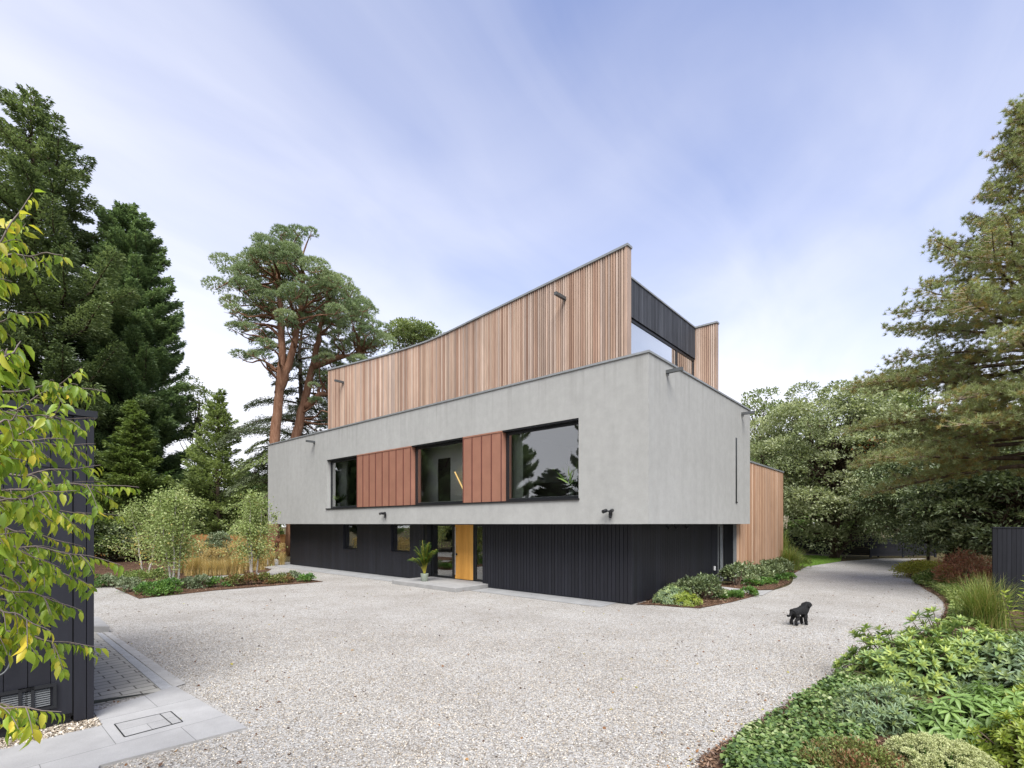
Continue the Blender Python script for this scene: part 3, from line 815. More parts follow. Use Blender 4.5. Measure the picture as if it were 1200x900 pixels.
mb.box(gv0 + .09, gv1 - .09, y0, y1, gz1 - .1, gz1); mb.box(gv0 + .09, gv1 - .09, y0, y1, gz0, gz0 + .1)
mb.box(vm - .05, vm + .05, y0 + .002, y1 - .002, gz0 + .1, gz1 - .1)
bl = MB(); bl.box(gv0 + .1, vm, y1 + .03, y1 + .04, gz0, gz1 - .02); bl.build('sky_reflection_sheet', M['sky_white'], house)  # white sheet added behind the glass in place of the bright sky reflection
rg = mb.build('roof_glazing', M['metal'], house)
mb = MB(); mb.quad((gv0 + .09, y0 + .03, gz0 + .1), (gv1 - .09, y0 + .03, gz0 + .1), (gv1 - .09, y0 + .03, gz1 - .1), (gv0 + .09, y0 + .03, gz1 - .1)); mb.build('pane', M['glass'], rg)
mb = MB(); mb.box(1.6, v_end - .05, 6.0, 6.1, 6.42, 9.44); mb.box(1.5, v_end - .05, DY + .3, 6.0, 6.401, 6.44); mb.build('penthouse_room', M['room'], house)
# rear timber screen
mb = MB(); mb.box(v_end + .03, v_end + .2, .76, 18.9, 6.4, 10.70)
rs = mb.build('rear_screen', M['backing'], house); rs['label'] = 'straight rear roof screen of cedar battens'
mb = MB(); k = .74
while k < 4:
    mb.cur = random.random(); mb.box(v_end, v_end + .03, k, k + .06, 6.4, 10.69); k += .085
mb.cur = .8; mb.box(v_end - .002, v_end + .2, .728, .758, 6.4, 10.695)
mb.build('batten', M['cedar'], rs)
mb = MB(); mb.box(v_end - .04, v_end + .24, .70, 18.9, 10.702, 10.77); mb.build('coping', M['coping'], rs)
# rain spouts, lamps
def spout(p, d, L=.48):
    p, d = Vector(p), Vector(d)
    mb = MB(); s = Vector((-d.y, d.x, 0)) * .05
    q = p + d * L
    def ring(c): return [c - s + Vector((0, 0, -.05)), c + s + Vector((0, 0, -.05)), c + s + Vector((0, 0, .05)), c - s + Vector((0, 0, .05))]
    mb._add(ring(p) + ring(q), [(0, 1, 5, 4), (1, 2, 6, 5), (2, 3, 7, 6), (3, 0, 4, 7), (0, 3, 2, 1), (4, 5, 6, 7)])
    mb.tube([p + d * .06 + Vector((0, 0, -.052)), p + d * .06 + Vector((0, 0, -.12))], .022, 8)
    mb.build('rain_spout', M['spout'], house)
u, z = HF(369, 518, 0); spout((-.001, u, z), (-1, 0, 0))
u, z = HF(662, 350, arc(3.3)); spout((arc(u) - .002, u, z), (-1, 0, 0), .55)
u, z = HF(402, 448, arc(18)); spout((arc(u) - .002, u, z), (-1, 0, 0), .5)
v, z = HE(781, 436, 0); spout((v, -.001, z), (0, -1, 0), .5)
v, z = HE(869, 485, 0); spout((v, -.001, z), (0, -1, 0), .5)
def lamp(p, two=True):
    mb = MB(); x, y, z = p
    mb.box(x - .05, x, y - .05, y + .05, z - .06, z + .06)
    o = mb.build('security_light', M['black'], house, bevel=.006)
    mb = MB()
    mb.tube([(x - .05, y, z + .02), (x - .13, y, z + .04)], .02, 8)
    mb.tube([(x - .1, y - .1, z + .07), (x - .24, y - .13, z + .03)], .055, 12)
    mb.tube([(x - .1, y + .1, z + .07), (x - .24, y + .13, z + .03)], .055, 12)
    mb.box(x - .13, x - .10, y - .12, y + .12, z + .03, z + .07)
    mb.build('lamp_head', M['metal'], o)
    mb = MB(); mb.tube([(x - .02, y, z - .06), (x - .05, y, z - .14)], .045, 12); mb.build('sensor', M['black'], o)
for px, py in ((452, 603), (716, 601), (324, 606)):
    u, z = HF(px, py, 0); lamp((-.001, u, z))
for v in (2.4, 3.0, 3.9):
    mb = MB(); mb.tube([(v, .5, ZB - .001), (v, .5, ZB - .08)], .05, 12); mb.tube([(v, .5, ZB - .07), (v, .44, ZB - .16)], .045, 12); mb.build('soffit_spotlight', M['metal'], house)

# ------------------------------------------------------------------ potted plants
def ribbons(lv, base, n, h, spread, L, W, m=None): pass
pp = G(497.5, 681, .16)
pt = thing('potted_palm', 'tall green palm with yellow stems in a sage pot on the entrance step', 'potted plant', pp, RZ)
mb = MB(); mb.lathe([(.115, 0), (.13, .01), (.165, .30), (.17, .31), (.155, .315), (.15, .28), (.02, .275)], n=28); mb.build('pot', M['pot'], pt, True)
mb = MB(); lv = Leaves()
for i in range(28):
    a = rng.uniform(0, 2 * PI); rch = rng.uniform(.22, .62) * (.45 if i < 9 else 1); hh = rng.uniform(1.2, 1.7) if i < 9 else rng.uniform(.8, 1.35)
    pts = []
    for s in np.linspace(0, 1, 12):
        x = rch * (s ** 1.7); zz = .27 + hh * (s - .32 * max(0, s - .45) ** 2 * 4.2 * rch)
        pts.append(np.array([math.cos(a) * (x + .03), math.sin(a) * (x + .03), zz]))
    mb.tube(pts, list(np.linspace(.016, .004, 12)), 5)
    for j in range(5, 12):
        d = pts[j] - pts[j - 1]; d = d / np.linalg.norm(d); sd = np.cross(d, [0, 0, 1.0]); sd /= np.linalg.norm(sd) + 1e-6
        for q in (.0, .5):
            for s_ in (-1, 1):
                p0 = pts[j - 1] + (pts[j] - pts[j - 1]) * q
                lv.add(p0[None], (sd * s_ * .8 + d * .7 + [0, 0, -.18])[None], np.array([[0, 0, 1.0]]), .24 * (1 - .35 * (j - 5) / 7) * rng.uniform(.8, 1.15), .036, rng.random())
pm = plain('yellow_palm_stems', (.34, .30, .03), .5); mb.build('stem', pm, pt, True)
lv.build('frond', M['L_palm'], pt, 'leaf', .2, .25)
def sill_plant(px, py, label, pot_mat, hgt, lm, wdt=.35):
    u, z = HF(px, py, .55)
    zf = 3.42
    t = thing('sill_plant', label, 'potted plant', hw(.50, u, zf), RZ)
    mb = MB(); mb.lathe([(.07, 0), (.085, .01), (.10, .17), (.09, .175), (.02, .16)], n=18); mb.build('pot', pot_mat, t, True)
    lv = Leaves(); n = 26
    for i in range(n):
        d = rvec(1)[0]; d[2] = abs(d[2]) + .8; d /= np.linalg.norm(d)
        lv.add(np.array([[0, 0, .16]]) + d * rng.uniform(.02, hgt * .6), (d + rvec(1)[0] * .3)[None], rvec(1), hgt * .55, wdt * .22, rng.random())
    lv.build('foliage', lm, t, 'leaf', .2, .4)
    mb = MB(); mb.tube([(0, 0, .14), (.01, 0, .16 + hgt * .6)], .012, 6); mb.build('stem', M['twig'], t)
mb = MB(); mb.box(.31, .80, U0, U1, 3.36, 3.42); mb.build('inner_sill', M['room'], house)
sill_plant(399, 590, 'small leafy plant in a white pot inside the leftmost picture window', M['white_pot'], .55, M['L_mid'])
sill_plant(671, 578, 'tall green plant in a pale pot inside the largest picture window', M['pot'], .95, M['L_mid'], .3)

# ------------------------------------------------------------------ black outbuilding on the left
sx, sy, _ = G(108, 845)
sh = thing('black_outbuilding', 'black boarded outbuilding behind hanging leafy branches at the left edge', 'outbuilding', (sx, sy, 0), RZ)
SH = 3.90
mb = MB(); mb.box(-6, -.01, .03, 4.5, .12, SH - .05); mb.build('core', M['black'], sh)
mb = MB(); k = -.19; 
bw = .2
while k > -6:
    mb.cur = random.random(); mb.box(k - bw + .008, k, .006, .03, .16, 3.18); mb.cur = random.random(); mb.box(k - bw + .008, k, .009, .03, 3.19, SH - .06); k -= bw
for k in np.arange(.05, 4.4, .2):
    mb.cur = random.random(); mb.box(-.012, .012, k, k + .19, .16, SH - .06)
mb.build('boarded_wall', M['charcoal'], sh)
mb = MB(); mb.box(-.175, -.06, -.006, .04, .05, SH - .055); mb.box(-.052, .016, -.012, .04, .03, SH - .055); mb.build('corner_post', M['charcoal'], sh)
mb = MB(); mb.box(-6.05, .05, -.03, 4.55, SH - .05, SH + .03); mb.build('roof', M['metal'], sh)
mb = MB(); mb.box(-6, -.2, .05, .2, .0, .14); mb.build('plinth', M['black'], sh)
r0 = None
for px in (17, 44):
    # along the wall: solve for local x by the ray through the pixel
    r = (px - 600) / F
    t_ = (r * sy - sx) / (E1[0] - r * E1[1])
    mb = MB(); w2 = .135; zc = .42
    mb.box(t_ - w2 - .03, t_ - w2, -.03, .005, zc - .15, zc + .15); mb.box(t_ + w2, t_ + w2 + .03, -.03, .005, zc - .15, zc + .15)
    mb.box(t_ - w2, t_ + w2, -.03, .005, zc + .115, zc + .15); mb.box(t_ - w2, t_ + w2, -.03, .005, zc - .15, zc - .115)
    vg = mb.build('vent_grille', M['metal'], sh)
    mb = MB()
    for q in np.arange(zc - .10, zc + .1, .026): mb._add([(t_ - .11, -.014, q), (t_ + .11, -.014, q), (t_ + .11, .0, q + .018), (t_ - .11, .0, q + .018)], [(0, 1, 2, 3)])
    mb.build('louvre', M['spout'], vg)
r = (-4 - 600) / F; t_ = (r * sy - sx) / (E1[0] - r * E1[1])
mb = MB()
pts = [(t_ + .18 * math.sin(a) * .6, -.03 - .004 * i, .95 + .17 * math.cos(a)) for i, a in enumerate(np.linspace(0, 2 * PI, 24))]
mb.tube(pts, .010, 8); mb.tube([(t_, -.02, 1.12), (t_ - .02, -.02, 2.2)], .010, 8); mb.build('cable', M['spout'], sh, True)

# ------------------------------------------------------------------ fences
def fence(name, label, a, b, h, m, horizontal=False, posts=2.4, cat='fence', bw=.12, postm=None, rail=True):
    a, b = np.array(a[:2]), np.array(b[:2]); L = np.linalg.norm(b - a); ang = math.atan2(*(b - a)[::-1])
    t = thing(name, label, cat, (a[0], a[1], 0), ang)
    if horizontal:
        k = 0; n = max(1, round(L / posts)); ps = L / n
        for i in range(n):
            mb = MB(); z = .12
            while z < h - .05:
                mb.cur = random.random(); mb.box(i * ps + .06, (i + 1) * ps - .06, -.012, .012, z, min(z + .145, h)); z += .15
            mb.build('panel', m, t)
        for i in range(n + 1):
            mb = MB(); mb.cur = random.random(); mb.box(i * ps - .06, i * ps + .06, -.05, .05, 0, h + .06); mb.build('post', m, t)
    else:
        mb = MB(); k = 0
        while k < L:
            mb.cur = random.random(); mb.box(k, min(k + bw - .008, L), -.014, .014, .02, h - random.uniform(0, .004)); k += bw
        mb.build('panel', m, t)
        mb = MB(); mb.box(0, L, .016, .06, h * .2, h * .2 + .08); mb.box(0, L, .016, .06, h * .8, h * .8 + .08); mb.build('rail', m, t)
        mb = MB(); mb.box(-.005, L, -.03, .07, h, h + .035); mb.build('cap', m, t)
    return t
fence('timber_fence', 'orange timber panel fence behind the birches and golden grasses', (-33, 36.5), (-16.8, 39.0), 1.68, M['fence_orange'], True, 2.3)
fence('black_fence', 'black boarded fence panel at the right edge beside the tall green grass', G(1163, 716), (19.5, 13.4), 2.38, M['fence_dark'])
fence('dark_gate', 'low dark boarded gate closing the far end of the drive', G(1020, 653.5), G(1096, 653.2), 1.5, M['fence_dark'], True, 2.6, 'gate')
fence('boundary_fence', 'dark shaded fence behind the pale variegated tree by the lawn', (15.5, 44), (27.6, 37.3), 1.7, M['fence_dark'], True, 2.6)
# ------------------------------------------------------------------ trees
def ground_at(px, Y): return ((px - 600.0) / F * Y, Y, 0.0)
def height_at(py, Y): return H - (py - 614.0) / F * Y
def trunk_mb(mb, h, r0, lean=(0, 0), n=10, wob=.15, rtop=.04, seg=12):
    pts, rad = [], []
    w = rng.normal(size=(seg + 1, 2)) * wob; w[0] = 0
    for i in range(seg + 1):
        t = i / seg
        pts.append((lean[0] * t + w[i, 0] * t, lean[1] * t + w[i, 1] * t, h * t)); rad.append(r0 * (1 - t) ** .85 + rtop + (.35 * r0 * max(0, 1 - t * 12)))
    mb.tube(pts, rad, n)
    P_ = np.array(pts)
    return lambda z: np.array([np.interp(z, P_[:, 2], P_[:, 0]), np.interp(z, P_[:, 2], P_[:, 1]), z])
def bough_tree(name, label, loc, h, prof, z0, nb, leafm, barkm, L=.4, W=.13, dens=16, rise=.25, droop=.5, sweep=.35, r0=.4, fan=.30, up=.25, group=None, cat='tree', vert=.10, gap=.0, mid=.1, azi=None, lean=(0, 0)):
    t = thing(name, label, cat, loc, 0, group)
    mb = MB(); tr = trunk_mb(mb, h * .985, r0, lean)
    lv = Leaves(); ga = 2.39996
    for i in range(nb):
        f = (i + rng.random()) / nb
        z = z0 + (h - z0) * f ** .93
        R = prof((z - z0) / (h - z0)) * rng.uniform(.72, 1.12)
        if R < .15: R = .15
        if rng.random() < gap: R *= .55
        a = i * ga + rng.normal() * .3
        if azi is not None: a = azi(a)
        dh = np.array([math.cos(a), math.sin(a), 0]); lt = np.array([-math.sin(a), math.cos(a), 0])
        rs, dr, sw = rise * rng.uniform(.6, 1.4), droop * rng.uniform(.6, 1.3), sweep * rng.uniform(.6, 1.4)
        p0 = tr(z)
        def path(s):
            s = np.asarray(s)[:, None]
            return p0 + dh * R * s + np.array([0, 0, 1.0]) * R * (rs * s - dr * s ** 2 + sw * s ** 3) + lt * R * .08 * np.sin(s * 5 + a)
        ss = np.linspace(0, 1, 6)
        mb.tube(path(ss), list((.02 + .018 * R) * (1 - ss * .85)), 4, False)
        k = max(10, int(dens * (R + .5) * (R * .5 + 1.0)))
        s = mid + (1 - mid) * rng.random(k) ** .75
        half = fan * R * (1.05 - s) ** .6 + .12
        q = rng.uniform(-1, 1, k)
        pos = path(s) + lt * (q * half)[:, None] + np.array([0, 0, 1.0]) * (rng.normal(size=k) * vert * (R * .3 + .4) - .18 * np.abs(q) * half)[:, None]
        d = dh * .75 + lt * (np.sign(q) * np.abs(q) ** .5 * .65)[:, None] + rvec(k) * .45 + np.array([0, 0, up])
        n_ = np.array([0, 0, 1.0]) + rvec(k) * .75
        r = .45 * rng.random() + .55 * rng.random(k)
        sc = rng.uniform(.6, 1.25, k)
        lv.add(pos, d, n_, L * sc, W * sc, r)
    mb.build('trunk', barkm, t, True)
    lv.build('crown', leafm, t, 'diamond', .25, .15)
    return t
def tuft_pads(lv, cen, rad, n, L, W, flat=.55, k=7, up=.6):
    """needle tufts: little bursts of needles over flattened pads"""
    for c, R in zip(cen, rad):
        m_ = max(4, int(n * R * R))
        d = rvec(m_); d[:, 2] = np.where((d[:, 2] < 0) & (rng.random(m_) > .3), -d[:, 2], d[:, 2])
        pos = np.asarray(c) + d * (R * (.5 + .5 * rng.random(m_) ** .5))[:, None] * np.array([1, 1, flat])
        ax = nz(d * .8 + np.array([0, 0, up]) + rvec(m_) * .4)
        b = rng.random()
        for j in range(k):
            dd = ax + rvec(m_) * .85
            lv.add(pos, dd, rvec(m_), L * rng.uniform(.7, 1.2, m_), W, np.clip(.4 * b + .45 * rng.random(m_) + .1, 0, 1))
def limb(mb, a, b, r0, r1, bend=.2, seg=6, n=6):
    a, b = np.asarray(a, float), np.asarray(b, float); L = np.linalg.norm(b - a)
    o = rng.normal(size=3) * L * bend * .5; o2 = rng.normal(size=3) * L * bend * .25
    pts = [a + (b - a) * t + o * math.sin(PI * t) + o2 * math.sin(2 * PI * t) for t in np.linspace(0, 1, seg + 1)]
    mb.tube(pts, list(np.linspace(r0, r1, seg + 1)), n, False)
    return pts
def crown_tree(name, label, loc, h, R, zc, rz_, leafm, barkm, ncl=60, clr=.27, n=260, L=.22, W=.14, flat=.7, r0=.25, up=.3, low=.25, hang=0, group=None, shape=None, skirt=None, noise_=.7, cat='tree', stems=1, squash=(1, 1)):
    """broadleaf: trunk, limbs to every clump, leaves through the clumps"""
    t = thing(name, label, cat, loc, 0, group)
    mb = MB(); tr = trunk_mb(mb, zc + rz_ * .5, r0)
    for k in range(stems - 1):
        a = rng.uniform(0, 6.28); limb(mb, (0, 0, 0), (math.cos(a) * R * .4, math.sin(a) * R * .4, zc), r0 * .8, .03, .15, 8)
    d = rvec(ncl); d[:, 2] = np.where((d[:, 2] < -.3) & (rng.random(ncl) > low), -d[:, 2], d[:, 2])
    q = .45 + .5 * rng.random(ncl) ** .6
    cen = d * q[:, None] * np.array([R * squash[0], R * squash[1], rz_]) + np.array([0, 0, zc])
    if shape is not None: cen = shape(cen)
    cr = clr * R * rng.uniform(.6, 1.25, ncl)
    lv = Leaves(); clumps(lv, cen, cr, n, L, W, flat, up, .3, noise_, .5, hang)
    for c in cen: limb(mb, tr(max(.3, min(c[2] * .75, zc))), c, .015 + .015 * R, .012, .18, 5, 5)
    mb.build('trunk', barkm, t, True)
    lv.build('crown', leafm, t, 'diamond', .25, .2)
    return t

# left: the two tall cypresses
Y = 40; h = height_at(106, Y)
big = bough_tree('cypress_tree', 'tallest dark cypress with a pointed ragged top at the left edge', ground_at(38, Y), h, lambda t: min(9.2, 15.0 * (1 - t) ** .72) * (.75 + .25 * min(1, t * 5)), 1.4, 300, M['L_cypress'], M['bark'], .29, .105, 36, .20, .45, .45, .55, .25, .12, 'tall cypresses on the left', vert=.055, gap=.3)
Y = 43; h = height_at(246, Y)
t2 = bough_tree('cypress_tree', 'dense rounded dark cypress standing right of the tallest cypress', ground_at(150, Y), h, lambda t: 5.5 * (1 - t) ** .40 * (.8 + .2 * min(1, t * 4)), .8, 380, M['L_cypress2'], M['bark'], .27, .11, 62, .60, .38, .28, .45, .27, .4, 'tall cypresses on the left', vert=.09)
Y = 34.0; h = height_at(470, Y)
bough_tree('golden_conifer', 'yellow-green feathery conifer between the outbuilding and the birches', ground_at(153, Y), h, lambda t: 3.0 * (1 - t) ** .7, .2, 190, M['L_thuja'], M['bark'], .25, .10, 46, .25, .35, .30, .14, .34, .3, vert=.08, gap=.15)
Y = 41.5; h = height_at(458, Y)
bough_tree('light_conifer', 'light green open conifer left of the house in front of the white sky', ground_at(256, Y), h, lambda t: 3.7 * (1 - t) ** .75 * (.65 + .35 * min(1, t * 6)), 1.0, 150, M['L_light'], M['bark'], .30, .12, 34, .45, .3, .25, .18, .30, .45, vert=.12, gap=.3)
crown_tree('slim_tree', 'thin pale tree rising between the dark cypress and the light conifer', ground_at(232, 46), height_at(425, 46), 3.0, 11.0, 5.5, M['L_airy'], M['bark'], 44, .24, 150, .22, .13, .7, .16, squash=(.75, .75))
# cedar and the two scots pines behind the house
def cedar():
    Y = 43; x, y, _ = ground_at(352, Y); h = height_at(330, Y)
    return bough_tree('cedar_tree', 'grey-green cedar with drooping layered boughs behind the pine trunks', (x, y, 0), h, lambda t: 7.0 * (1 - t * .55) * (1 if t < .9 else .5), 5.0, 64, M['L_cedar'], M['bark'], .24, .06, 62, .22, .55, .05, .30, .22, -.35, vert=.08, gap=.25, mid=.15)
cedar()
bough_tree('cedar_tree', 'low pale cedar with weeping boughs beside the left end of the house', ground_at(322, 40), height_at(512, 40), lambda t: 4.6 * (1 - t * .6), 2.2, 44, M['L_light'], M['bark'], .26, .06, 34, .25, .62, .08, .2, .18, -.4, vert=.05, mid=.2)
def scots(label, Y, stems, pads, r0):
    b = np.array(stems[0][0])
    def w(px, py, dy=0.0): return np.array(at(px, py, Y + dy))
    base = w(stems[0][0][0], 614); base[2] = 0
    t = thing('scots_pine', label, 'tree', tuple(base), 0, 'orange barked pines behind the house')
    mb = MB(); ends = []
    for st, ra, rb in [(s[0], s[1], s[2]) if False else s for s in [(q, r0 * f0, r0 * f1) for q, f0, f1 in stems_iter(stems)]]:
        pts = [w(*p) - base for p in st]
        if st is stems[0]: pts[0][2] = 0
        # refine
        pts = [np.array(p) for p in pts]
        fine = []
        for i in range(len(pts) - 1):
            for k in range(5): fine.append(pts[i] + (pts[i + 1] - pts[i]) * k / 5 + rng.normal(size=3) * .03 * (k > 0))
        fine.append(pts[-1])
        mb.tube(fine, list(np.linspace(ra, rb, len(fine))), 10)
        ends.append(fine)
    allp = np.concatenate([np.array(e[len(e) // 3:]) for e in ends])
    lv = Leaves()
    cen, rad = [], []
    for px, py, R in pads:
        for j in range(4):
            c = w(px + rng.normal() * 9, py + 12 + rng.normal() * 7, rng.uniform(-2.6, 2.6)) - base
            cen.append(c); rad.append(R * rng.uniform(.75, 1.1))
            q = allp[np.argmin(np.linalg.norm(allp - (c - [0, 0, 1.0]), axis=1) + np.maximum(0, allp[:, 2] - c[2]) * 2)]
            limb(mb, q, c - np.array([0, 0, R * .25]), .10, .025, .18, 6, 5)
            for m_ in range(3):
                limb(mb, c - np.array([0, 0, R * .3]), c + rvec(1)[0] * R * .7 * [1, 1, .4], .03, .01, .1, 3, 4)
    tuft_pads(lv, cen, [q * rng.uniform(.45, .95) for q in rad], 300, .19, .036, .5, 8, .6)
    mb.build('trunk', M['bark_pine'], t, True)
    lv.build('crown', M['L_scots'], t, 'needle')
    return t
def stems_iter(stems):
    for i, s in enumerate(stems):
        yield s, (1.0 if i == 0 else .72), (.35 if i == 0 else .28)
padsA = [(322, 272, 1.3), (345, 278, 1.2), (300, 285, 1.2), (325, 292, 1.4), (352, 300, 1.3), (282, 300, 1.2), (304, 308, 1.4), (332, 316, 1.5), (366, 312, 1.3), (268, 316, 1.0), (290, 326, 1.3), (312, 338, 1.4), (346, 338, 1.5), (374, 330, 1.2), (276, 346, 1.1), (296, 360, 1.1), (362, 356, 1.2), (386, 346, 1.0), (284, 372, .9), (304, 386, .8), (296, 402, .7), (390, 320, 1.0), (345, 265, .8), (330, 358, .9)]
scots('tallest orange-barked pine with a forked trunk left of the roof screen', 36, [[(321, 614), (322, 515), (327, 465), (331, 420), (329, 365), (326, 320)], [(326, 462), (338, 430), (347, 392), (352, 355), (356, 320)]], padsA, .43)
padsB = [(385, 322, 1.2), (402, 330, 1.3), (418, 342, 1.3), (398, 350, 1.4), (432, 356, 1.2), (414, 366, 1.5), (440, 376, 1.1), (395, 378, 1.2), (425, 386, 1.4), (444, 396, 1.0), (405, 400, 1.2), (430, 408, 1.2), (385, 402, 1.0), (450, 412, .8), (412, 420, 1.0), (390, 428, .9), (372, 416, .8), (372, 450, .7), (380, 476, .6)]
scots('leaning orange-barked pine hidden partly by the left end of the roof screen', 38.5, [[(340, 614), (346, 515), (356, 475), (366, 432), (374, 392), (384, 350)], [(367, 430), (392, 420), (420, 415)], [(358, 478), (375, 462), (392, 462)]], padsB, .42)
Y = 46
crown_tree('rounded_tree', 'small round yellow-green treetop showing above the middle of the roof screen', ground_at(486, Y), height_at(383, Y), 2.7, height_at(402, Y), 1.7, M['L_airy'], M['bark'], 40, .30, 260, .22, .12, .7, .25)

# right: big pine leaning in over the drive
def big_pine():
    Y = 17.0; bx = (1216 - 600) / F * Y; h = 17.3
    t = thing('pine_tree', 'large spreading pine with blue-green needle tufts filling the right edge', 'tree', (bx, Y, 0))
    mb = MB(); tr = trunk_mb(mb, h, .26, (-.25, 0), 10, .08)
    tw = MB(); lv = Leaves()
    prof = lambda z: np.interp(z, [4, 6, 8, 9.5, 10.4, 11.3, 12.2, 13.1, 14, 15, 16, 17.3], [4.9, 5.6, 5.5, 4.6, 3.7, 2.9, 2.2, 1.6, 1.15, .75, .45, .2])
    nb = 140
    for i in range(nb):
        z = 4.3 + (h - 4.5) * ((i + rng.random()) / nb) ** .95
        a = i * 2.39996 + rng.normal() * .25
        R = float(prof(z)) * (rng.choice([.5, .7, .85, 1.0, 1.12], p=[.18, .25, .27, .2, .1]) * rng.uniform(.88, 1.05) if z > 10 else rng.uniform(.72, 1.0))
        hi = np.clip((z - 7) / 8, 0, 1)
        dh = np.array([math.cos(a), math.sin(a), 0]); lt = np.array([-dh[1], dh[0], 0])
        p0 = tr(z); rise = .06 + .85 * hi + rng.normal() * .08; cv = rng.uniform(.05, .25) - .25 * (1 - hi)
        def path(s): return p0 + dh * R * s + np.array([0, 0, 1.0]) * R * (rise * s + cv * s * s) + lt * R * .07 * math.sin(4 * s + i)
        pts = [path(s) for s in np.linspace(0, 1, 8)]
        mb.tube(pts, list(np.linspace(.022 + .012 * R, .008, 8)), 5, False)
        ns = int(6 + R * 7.5)
        for j in range(ns):
            s = .18 + .82 * ((j + rng.random()) / ns) ** .85
            p = path(s); sd = 1 if j % 2 else -1
            ln = (.32 * R * (1.1 - s) + .28) * rng.uniform(.6, 1.2)
            d = dh * rng.uniform(.5, 1) + lt * sd * rng.uniform(.4, 1.0) + np.array([0, 0, rng.uniform(-.12, .38)])
            d /= np.linalg.norm(d)
            e = p + d * ln; mid = p + d * ln * .5 + np.array([0, 0, -.05 * ln])
            tw.tube([p, mid, e + np.array([0, 0, .04])], [.010, .008, .005], 3, False)
            nt = max(3, int(ln * 8.0))
            for q in range(nt):
                f = 1 - (q / nt) * .85
                c = p + (e - p) * f + rng.normal(size=3) * (.05 + .11 * ln * (q > 0))
                ax = d * .5 + np.array([0, 0, .65]) + rng.normal(size=3) * .3; ax /= np.linalg.norm(ax)
                k = 32; fr = min(1, f * .85 + .15)
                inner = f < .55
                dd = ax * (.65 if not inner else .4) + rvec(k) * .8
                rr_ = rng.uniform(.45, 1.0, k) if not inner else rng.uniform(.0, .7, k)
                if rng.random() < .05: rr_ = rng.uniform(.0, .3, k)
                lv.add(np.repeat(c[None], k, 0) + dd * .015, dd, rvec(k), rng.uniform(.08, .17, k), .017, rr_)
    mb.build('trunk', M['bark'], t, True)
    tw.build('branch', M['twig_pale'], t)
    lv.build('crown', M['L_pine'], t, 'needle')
big_pine()
# the pale variegated tree, the dark evergreens and what stands behind them
def layered(c):
    c = c.copy(); return c
Y = 36
crown_tree('variegated_tree', 'broad rounded tree with pale cream-edged leaves beyond the timber wing', ground_at(978, Y), height_at(446, Y), 6.1, 6.5, 6.2, M['L_varieg'], M['bark'], 190, .20, 240, .20, .12, .72, .24, .15, low=.8, stems=4, squash=(1, .8))
crown_tree('airy_tree', 'thin airy tree with sparse leaves just right of the grey house', ground_at(893, 42), height_at(462, 42), 2.9, height_at(520, 42), 5.0, M['L_airy'], M['bark'], 50, .26, 130, .22, .13, .7, .18)
crown_tree('slender_tree', 'pale slender tree rising between the variegated tree and the big pine', ground_at(1052, 42), height_at(440, 42), 3.6, 9.0, 6.3, M['L_airy'], M['bark'], 60, .27, 160, .24, .14, .7, .2)
Y = 28
ev = crown_tree('evergreen_tree', 'glossy dark evergreen drooping over the dark gate at the end of the drive', ground_at(1112, Y), height_at(505, Y), 3.9, 4.2, 3.8, M['L_dark'], M['bark'], 150, .24, 420, .16, .085, .75, .16, .0, low=.85, hang=.35, stems=4)
crown_tree('evergreen_tree', 'shaded dark evergreen behind the black fence panel under the big pine', ground_at(1195, 24), 7.4, 4.0, 3.4, 3.4, M['L_dark'], M['bark'], 130, .25, 260, .24, .10, .7, .16, .1, low=.9, stems=4)
crown_tree('red_leaved_shrub', 'small red and orange leaved shrub between the pale tree and the dark evergreen', ground_at(1088, 31.5), 7.5, 1.0, 6.6, 1.6, M['L_red'], M['twig'], 9, .3, 90, .16, .12, .8, .05, cat='shrub', shape=lambda c: c + np.array([-3.6, 0, 0]))
# woodland closing the view
wood = [('dark_tree', 905, 56, 12.5, 'dark woodland tree far behind the timber wing'), ('dark_tree', 945, 50, 7.5, 'low dark woodland tree seen under the pale variegated tree'), ('dark_tree', 1000, 58, 13, 'dark woodland tree behind the pale variegated tree'), ('dark_tree', 1100, 54, 13.5, 'dark woodland tree behind the evergreen by the gate'), ('dark_tree', 1210, 40, 11, 'dark woodland tree behind the big pine'), ('dark_tree', 1330, 36, 12, 'dark woodland tree beyond the right edge'),
        ('dark_tree', 60, 52, 13, 'dark woodland tree behind the tall cypresses'), ('dark_tree', 215, 60, 9.5, 'dark woodland tree seen low between cypress and light conifer'), ('dark_tree', 300, 62, 9.0, 'dark woodland tree low behind the cedar and pine trunks')]
first = None
for nm, px, Y, h, lb in wood:
    g_ = ground_at(px, Y)
    if first is None:
        first = crown_tree(nm, lb, g_, 12.5, 5.2, 6.0, 6.3, M['L_mid'], M['bark'], 130, .25, 110, .36, .22, .75, .3, low=.9, group='woodland trees closing the view')
    else:
        copy_tree(first, None, g_, rng.uniform(0, 6), h / 12.5, lb)
# trees outside the frame on the left, mirrored in the windows
for x, y, s, src, lb in ((-27, 15.0, (.62, .62, .66), t2, 'dark cypress beyond the left edge, mirrored in the windows'), (-27, 10.3, (.5, .5, .25), t2, 'low cypress beyond the left edge, mirrored in the windows'), (-26, 5.6, (.62, .62, .66), t2, 'rounded cypress beyond the left edge'), (-36, -4, .6, t2, 'dark cypress beside the far left garden'), (-28.8, 20.5, (.8, .8, .78), t2, 'broad cypress beyond the left edge, mirrored in the middle window'), (-36.5, 29.5, (.8, .8, .85), t2, 'broad cypress beyond the left edge, mirrored in the small windows'), (-30, -13, .45, big, 'dark cypress behind the viewer on the left')):
    copy_tree(src, None, (x, y, 0), rng.uniform(0, 6), s, lb)

